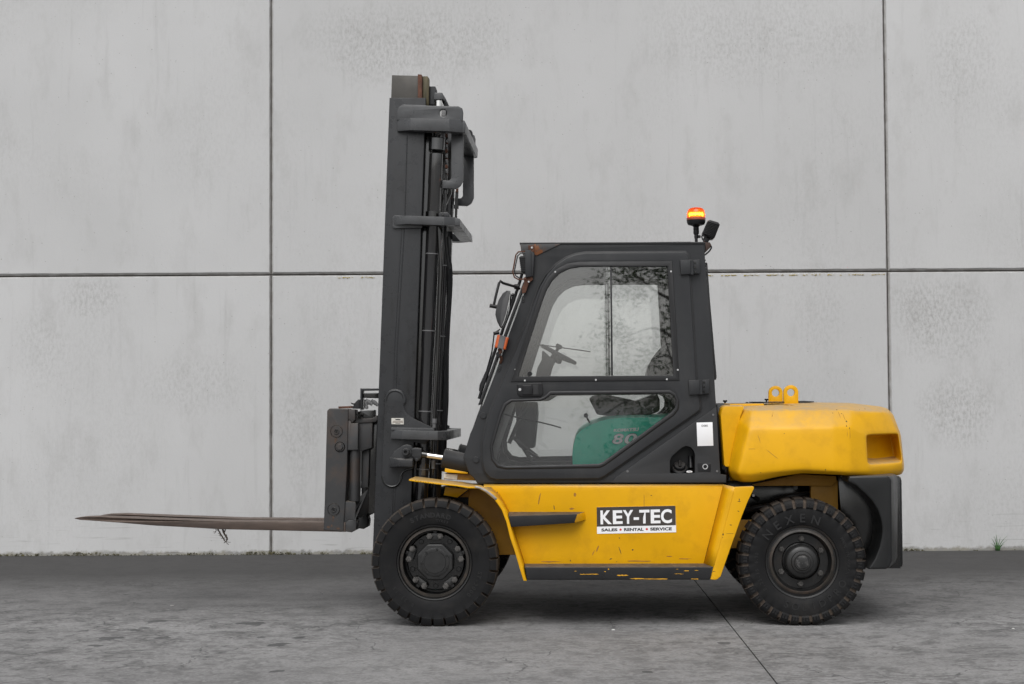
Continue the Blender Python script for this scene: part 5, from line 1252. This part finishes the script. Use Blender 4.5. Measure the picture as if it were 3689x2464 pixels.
# ------------------------------------------------------------------ lamps, mirror and other fittings on the cab
# rear beacon
def beacon():
    d = .42
    f = lambda x, y: V('y2', d, x, y)
    s = SZ('y2', d, 1)
    base = f(708, 985)
    pl = axis_lathe('beacon', [(0, 0), (36 * s, 0), (36 * s, 75 * s), (48 * s, 78 * s), (48 * s, 165 * s), (58 * s, 172 * s), (62 * s, 190 * s), (68 * s, 205 * s), (68 * s, 260 * s), (62 * s, 268 * s), (68 * s, 278 * s), (68 * s, 298 * s), (62 * s, 305 * s),
        (68 * s, 315 * s), (66 * s, 335 * s), (60 * s, 345 * s), (100 * s, 378 * s), (150 * s, 388 * s), (190 * s, 402 * s), (215 * s, 450 * s), (222 * s, 505 * s), (218 * s, 512 * s), (0, 512 * s)], base, (0, 0, 1), BLK, TRUCK, 40)
    axis_lathe('lens_ring', [(218 * s, 508 * s), (224 * s, 512 * s), (222 * s, 560 * s), (214 * s, 566 * s)], base, (0, 0, 1), mat('amber_ring', (0.33, 0.07, 0.03), 0.3, var=0.2), pl, 40)
    axis_lathe('lens', [(214 * s, 560 * s), (214 * s, 620 * s), (206 * s, 690 * s), (190 * s, 745 * s), (160 * s, 782 * s), (110 * s, 802 * s), (0, 808 * s)], base, (0, 0, 1), AMBG, pl, 40, 80)
    axis_lathe('reflector', [(0, 565 * s), (160 * s, 565 * s), (170 * s, 580 * s), (150 * s, 595 * s), (150 * s, 690 * s), (165 * s, 700 * s), (0, 705 * s)], base, (0, 0, 1), EMI2, pl, 32)
    axis_lathe('led_band', [(154 * s, 615 * s), (156 * s, 618 * s), (156 * s, 668 * s), (154 * s, 671 * s)], base, (0, 0, 1), EMI, pl, 32)
    for k in range(10):
        a = 2 * math.pi * k / 10 + .15
        x, y = base.x + 160 * s * math.cos(a), base.y + 160 * s * math.sin(a)
        axis_lathe('led', [(0, 0), (11 * s, 0), (11 * s, 70 * s), (0, 70 * s)], Vector((x, y, base.z + 608 * s)), (0, 0, 1), EMI, pl, 8)
    axis_lathe('beacon_clamp', [(0, 0), (30 * s, 0), (38 * s, 20 * s), (38 * s, 50 * s), (20 * s, 62 * s), (0, 62 * s)], f(752, 865), (1, 0, .1), BLK, pl, 14)
    return pl
beacon()
# rear work lamp, tilted back
wlm = empty('work_lamp', (0, 0, 0)); wlm.parent = TRUCK
dl = .32
body = rnd(L('y2', dl, 985, 478, 1040, 464, 1230, 520, 1272, 570, 1150, 880, 1100, 915, 1060, 905, 868, 800, 860, 765, 975, 505), .012, 4)
prism('lamp_housing', body, dl + .012, dl + .13, BLK, wlm, .008, 3)
for k in range(9):
    t_ = k / 8; x0, y0 = 985 - 105 * t_, 505 + 270 * t_; x1, y1 = 1245 - 105 * t_, 590 + 268 * t_
    prism('cooling_fin', L('y2', dl, x0, y0 - 8, x1, y1 - 8, x1 - 3, y1 + 8, x0 - 3, y0 + 8), dl, dl + .14, BLK, wlm, .002)
prism('lamp_bracket', L('y2', dl, 905, 850, 1050, 910, 1010, 960, 1005, 990, 890, 990, 885, 900), dl + .04, dl + .10, BLK, wlm, .004)
prism('lamp_foot', L('y2', dl, 925, 990, 1030, 990, 1068, 1045, 1060, 1090, 935, 1215), dl + .02, dl + .12, mat('rusty_bracket', (0.045, 0.025, 0.018), 0.8, var=0.4), wlm, .003)
tube('lamp_cable', [V('y2', dl, 870, 810), V('y2', dl, 838, 860), V('y2', dl, 865, 940), V('y2', dl, 905, 960)], .005, BLK, wlm, 6, 5)
tube('lamp_cable', [V('y2', dl, 1050, 1080), V('y2', dl, 1060, 1130), V('y2', dl, 1010, 1210), V('y2', dl, 930, 1280), V('y2', dl, 905, 1300)], .006, BLK, wlm, 6, 5)
disc('body_grommet', 'y2', YCB + .06, 905, 1425, 24, .02, BLK, TRUCK)
disc('body_grommet', 'y2', YCB + .06, 928, 1520, 36, .02, BLK, TRUCK)

# front work lamp with guard at the top of the pillar
fl = empty('front_lamp', (0, 0, 0)); fl.parent = TRUCK
DF = .09
prism('guard_plate', L('z5', DF, 553, 160, 608, 158, 610, 405, 556, 418), DF, DF + .012, GREY, fl, .002)
prism('guard_plate_side', L('z5', DF, 590, 172, 612, 168, 640, 185, 628, 400, 606, 410), DF + .010, DF + .06, GREY, fl, .002)
for dd in (DF + .01, DF + .10):
    tube('guard_wire', [V('z5', dd, 556, 172), V('z5', dd, 490, 176), V('z5', dd, 466, 205), V('z5', dd, 437, 365), V('z5', dd, 452, 415), V('z5', dd, 490, 436), V('z5', dd, 560, 432)], .0048, RUST if dd < .12 else OIL, fl, 8)
tube('guard_wire', [V('z5', DF + .01, 556, 186), V('z5', DF + .01, 508, 190), V('z5', DF + .01, 482, 215), V('z5', DF + .01, 452, 360), V('z5', DF + .01, 465, 400), V('z5', DF + .01, 500, 425)], .004, OIL, fl, 8)
hs_ = rnd(L('z5', DF + .03, 498, 232, 510, 216, 620, 205, 636, 330, 632, 375, 545, 380, 520, 365), .008)
prism('lamp_housing', hs_, DF + .02, DF + .14, BLK, fl, .006, 2)
for k in range(8):
    y = 228 + k * 18; x0 = 496 + k * 2.5
    prism('cooling_fin', L('z5', DF + .02, x0, y, 634, y - 4, 634, y + 4, x0 + 1, y + 8), DF + .014, DF + .146, BLK, fl, .002)
prism('lamp_foot', L('z5', DF + .04, 540, 420, 620, 392, 628, 440, 590, 470, 560, 560, 528, 570, 520, 520, 545, 470), DF + .02, YCB, RUST, fl, .003)
prism('roof_bracket', rnd(L('z5', YCB - .012, 582, 116, 636, 116, 638, 178, 612, 180, 584, 150), .004), YCB - .022, YCB - .006, RUST, fl, .002)
disc('bracket_bolt', 'z5', YCB - .022, 617, 136, 10, .008, SILV, fl, 12)
disc('bracket_bolt', 'z5', DF + .02, 588, 457, 9, .008, SILV, fl, 12)

# mirror on its arm
mr_ = empty('mirror', (0, 0, 0)); mr_.parent = TRUCK
DM = -.02
shell = L('z5', DM, 382, 542, 418, 548, 420, 575, 410, 640, 388, 745, 362, 835, 335, 896, 318, 888, 292, 835, 275, 770, 282, 715, 305, 635, 345, 570)
shell2 = L('z5', DM, 405, 552, 418, 552, 419, 578, 409, 640, 387, 745, 361, 833, 336, 890, 330, 880, 330, 835, 332, 770, 338, 715, 355, 635, 385, 575)
loft('mirror_shell', [at3(shell2, DM - .09), at3(shell, DM - .03), at3(shell, DM + .03), at3(shell2, DM + .09)], MIRB, mr_, .006, 2, 60)
prism('mirror_face', L('z5', DM, 419, 556, 422, 580, 412, 642, 390, 747, 364, 836, 340, 886, 338, 884, 386, 745, 408, 640, 416, 580), DM - .085, DM + .085, MIRG, mr_, .0005, 0)
tube('mirror_arm', [V('z5', YCB, 500, 522), V('z5', .10, 465, 505), V('z5', .04, 345, 470), V('z5', .02, 322, 452), V('z5', 0, 308, 470), V('z5', -.02, 285, 560), V('z5', -.02, 258, 680)], .0085, BLK, mr_, 10)
tube('arm_joint', [V('z5', DM, 220, 682), V('z5', DM, 290, 694)], .013, BLK, mr_, 12)
tube('arm_mount', [V('z5', YCB - .01, 450, 505), V('z5', YCB - .01, 500, 500)], .016, BLK, mr_, 12)

# turn signal
ts = empty('turn_signal', (0, 0, 0)); ts.parent = TRUCK
DS = .06
prism('amber_lens', rnd(L('z5', DS, 292, 953, 398, 983, 368, 1098, 262, 1074), .006), DS + .004, DS + .07, AMB, ts, .008, 3)
prism('lens_band', rnd(L('z5', DS, 318, 958, 372, 974, 345, 1095, 290, 1080), .003), DS, DS + .074, GREYP, ts, .004, 2)
tube('signal_bracket', [V('z5', DS + .03, 300, 1090), V('z5', DS + .03, 330, 1110), V('z5', DS + .03, 310, 1140), V('z5', DS + .06, 330, 1180), V('z5', YCB, 320, 1220)], .010, RUST, ts, 8, 3)
axis_lathe('signal_knuckle', [(0, 0), (.016, 0), (.018, .02), (.010, .03), (0, .03)], V('z5', DS + .02, 302, 1140), (0, 1, 0), BLK, ts, 12)

# wiper, cables and clips along the windscreen edge
tube('wiper_arm', [V('z5', .3, 318, 905), V('z5', .3, 262, 940), V('z5', .3, 255, 1010), V('z5', .3, 240, 1120), V('z5', .3, 190, 1300)], .005, BLK, TRUCK, 6)
prism('wiper_head', L('z5', .3, 185, 1295, 195, 1300, 166, 1430, 150, 1490, 120, 1486, 125, 1430), .28, .32, BLK, TRUCK, .003)
tube('screen_cable', [V('z5', .22, 440, 585), V('z5', .22, 425, 640), V('z5', .22, 385, 780), V('z5', .22, 350, 880), V('z5', .22, 300, 1010), V('z5', .22, 240, 1170), V('z5', .22, 205, 1330), V('z5', .22, 180, 1480)], .005, BLK, TRUCK, 6, 4)
tube('screen_cable', [V('z5', .2, 525, 380), V('z5', .2, 500, 470), V('z5', .2, 470, 560), V('z5', .2, 430, 680), V('z5', .2, 360, 860), V('z5', .2, 330, 950), V('z5', .2, 280, 1080), V('z5', .2, 220, 1260), V('z5', .2, 150, 1460), V('z5', .2, 120, 1560)], .010, BLK, TRUCK, 8, 4)
tube('wiper_pivot', [V('z5', .22, 430, 580), V('z5', .22, 452, 584)], .011, BLK, TRUCK, 10)
tube('wiper_pivot', [V('z5', .26, 255, 945), V('z5', .26, 310, 935)], .012, BLK, TRUCK, 10)

# ------------------------------------------------------------------ lettering on the side
SG = prism('company_sign', L('y7', YPAN, 306, 168, 2056, 134, 2076, 726, 314, 760), YPAN - .003, YPAN + .001, WHT, TRUCK, .0003, 0)
prism('sign_field', L('y7', YPAN, 306, 168, 2056, 134, 2066, 566, 312, 598), YPAN - .0042, YPAN - .0028, VBRN, SG, .0002, 0)
dS = YPAN - .0045
for ch, bx in (('K', (392, 550, 645, 543, 628, 236, 388, 242)), ('E', (668, 545, 886, 538, 876, 234, 664, 238)), ('Y', (890, 540, 1120, 537, 1118, 228, 888, 233)), ('-', (1130, 452, 1248, 449, 1246, 391, 1129, 394)),
               ('T', (1255, 532, 1482, 528, 1480, 222, 1252, 228)), ('E', (1512, 529, 1728, 524, 1718, 216, 1506, 221)), ('C', (1738, 528, 1984, 522, 1974, 208, 1732, 213))):
    print_text('sign_letter', ch, L('y7', dS, *bx), dS, WHT, SG, .03)
dT = YPAN - .0035
for s_, bx in (('SALES', (412, 710, 768, 702, 768, 636, 410, 642)), ('RENTAL', (916, 700, 1352, 694, 1352, 624, 914, 632)), ('SERVICE', (1498, 690, 1982, 684, 1982, 612, 1496, 620))):
    print_text('sign_word', s_, L('y7', dT, *bx), dT, INK, SG, .045)
for (x, y) in ((838, 667), (1422, 657)):
    pts = [P('y7', dT, x + 25 * math.cos(R(a)), y + 25 * math.sin(R(a))) for a in range(0, 360, 24)]
    prism('sign_dot', pts, dT - .0003, dT + .0004, RED, SG, .0001, 0)
# worn warning strip on the fender curve
strip('fender_label', [v for v in wl_o], [v for v in wl_i], mat('faded_label', (0.42, 0.40, 0.38), 0.6, var=0.35, vscale=40, dirt=(0.15, 0.1, 0.06), dirt_amt=0.6), TRUCK, .001)

# ------------------------------------------------------------------ dry weed caught on the fork
WEED = mat('dry_weed', (0.035, 0.026, 0.018), 0.9, var=0.4)
w0 = TM @ V('z4', YK + .03, 1250, 266)
dw = empty('dry_weed', w0, YAW, 'dry dark weed stalk dangling from the underside of the near fork', 'weed')
def wp(x, y, d=0): p = TM @ V('z4', YK + .03 + d, x, y); q = Matrix.Rotation(-YAW, 3, 'Z') @ (p - w0); return q
tube('stalk', [wp(1225, 262), wp(1240, 290), wp(1262, 325), wp(1275, 345)], .0045, WEED, dw, 6, 3)
tube('stalk', [wp(1262, 262), wp(1272, 295), wp(1292, 325), wp(1298, 345)], .006, WEED, dw, 6, 3)
tube('stalk', [wp(1282, 264), wp(1278, 285), wp(1270, 300)], .004, WEED, dw, 6, 3)
tube('stalk', [wp(1275, 345), wp(1285, 362), wp(1308, 382)], .002, WEED, dw, 5, 3)
tube('stalk', [wp(1298, 345), wp(1285, 358), wp(1272, 370)], .0025, WEED, dw, 5, 3)
tube('stalk', [wp(1285, 356), wp(1300, 362), wp(1322, 364)], .0018, WEED, dw, 5, 3)
for k in range(26):
    b0 = random.choice([(1225, 275), (1245, 300), (1268, 330), (1275, 300), (1292, 325), (1298, 342), (1270, 345), (1212, 280)])
    a = random.uniform(0, 6.28); p = wp(*b0); l_ = random.uniform(.008, .022)
    q = p + Vector((math.cos(a) * l_, random.uniform(-.01, .01), math.sin(a) * l_))
    tube('root', [p, (p + q) / 2 + Vector((0, 0, random.uniform(-.005, .005))), q], .0018, WEED, dw, 5)
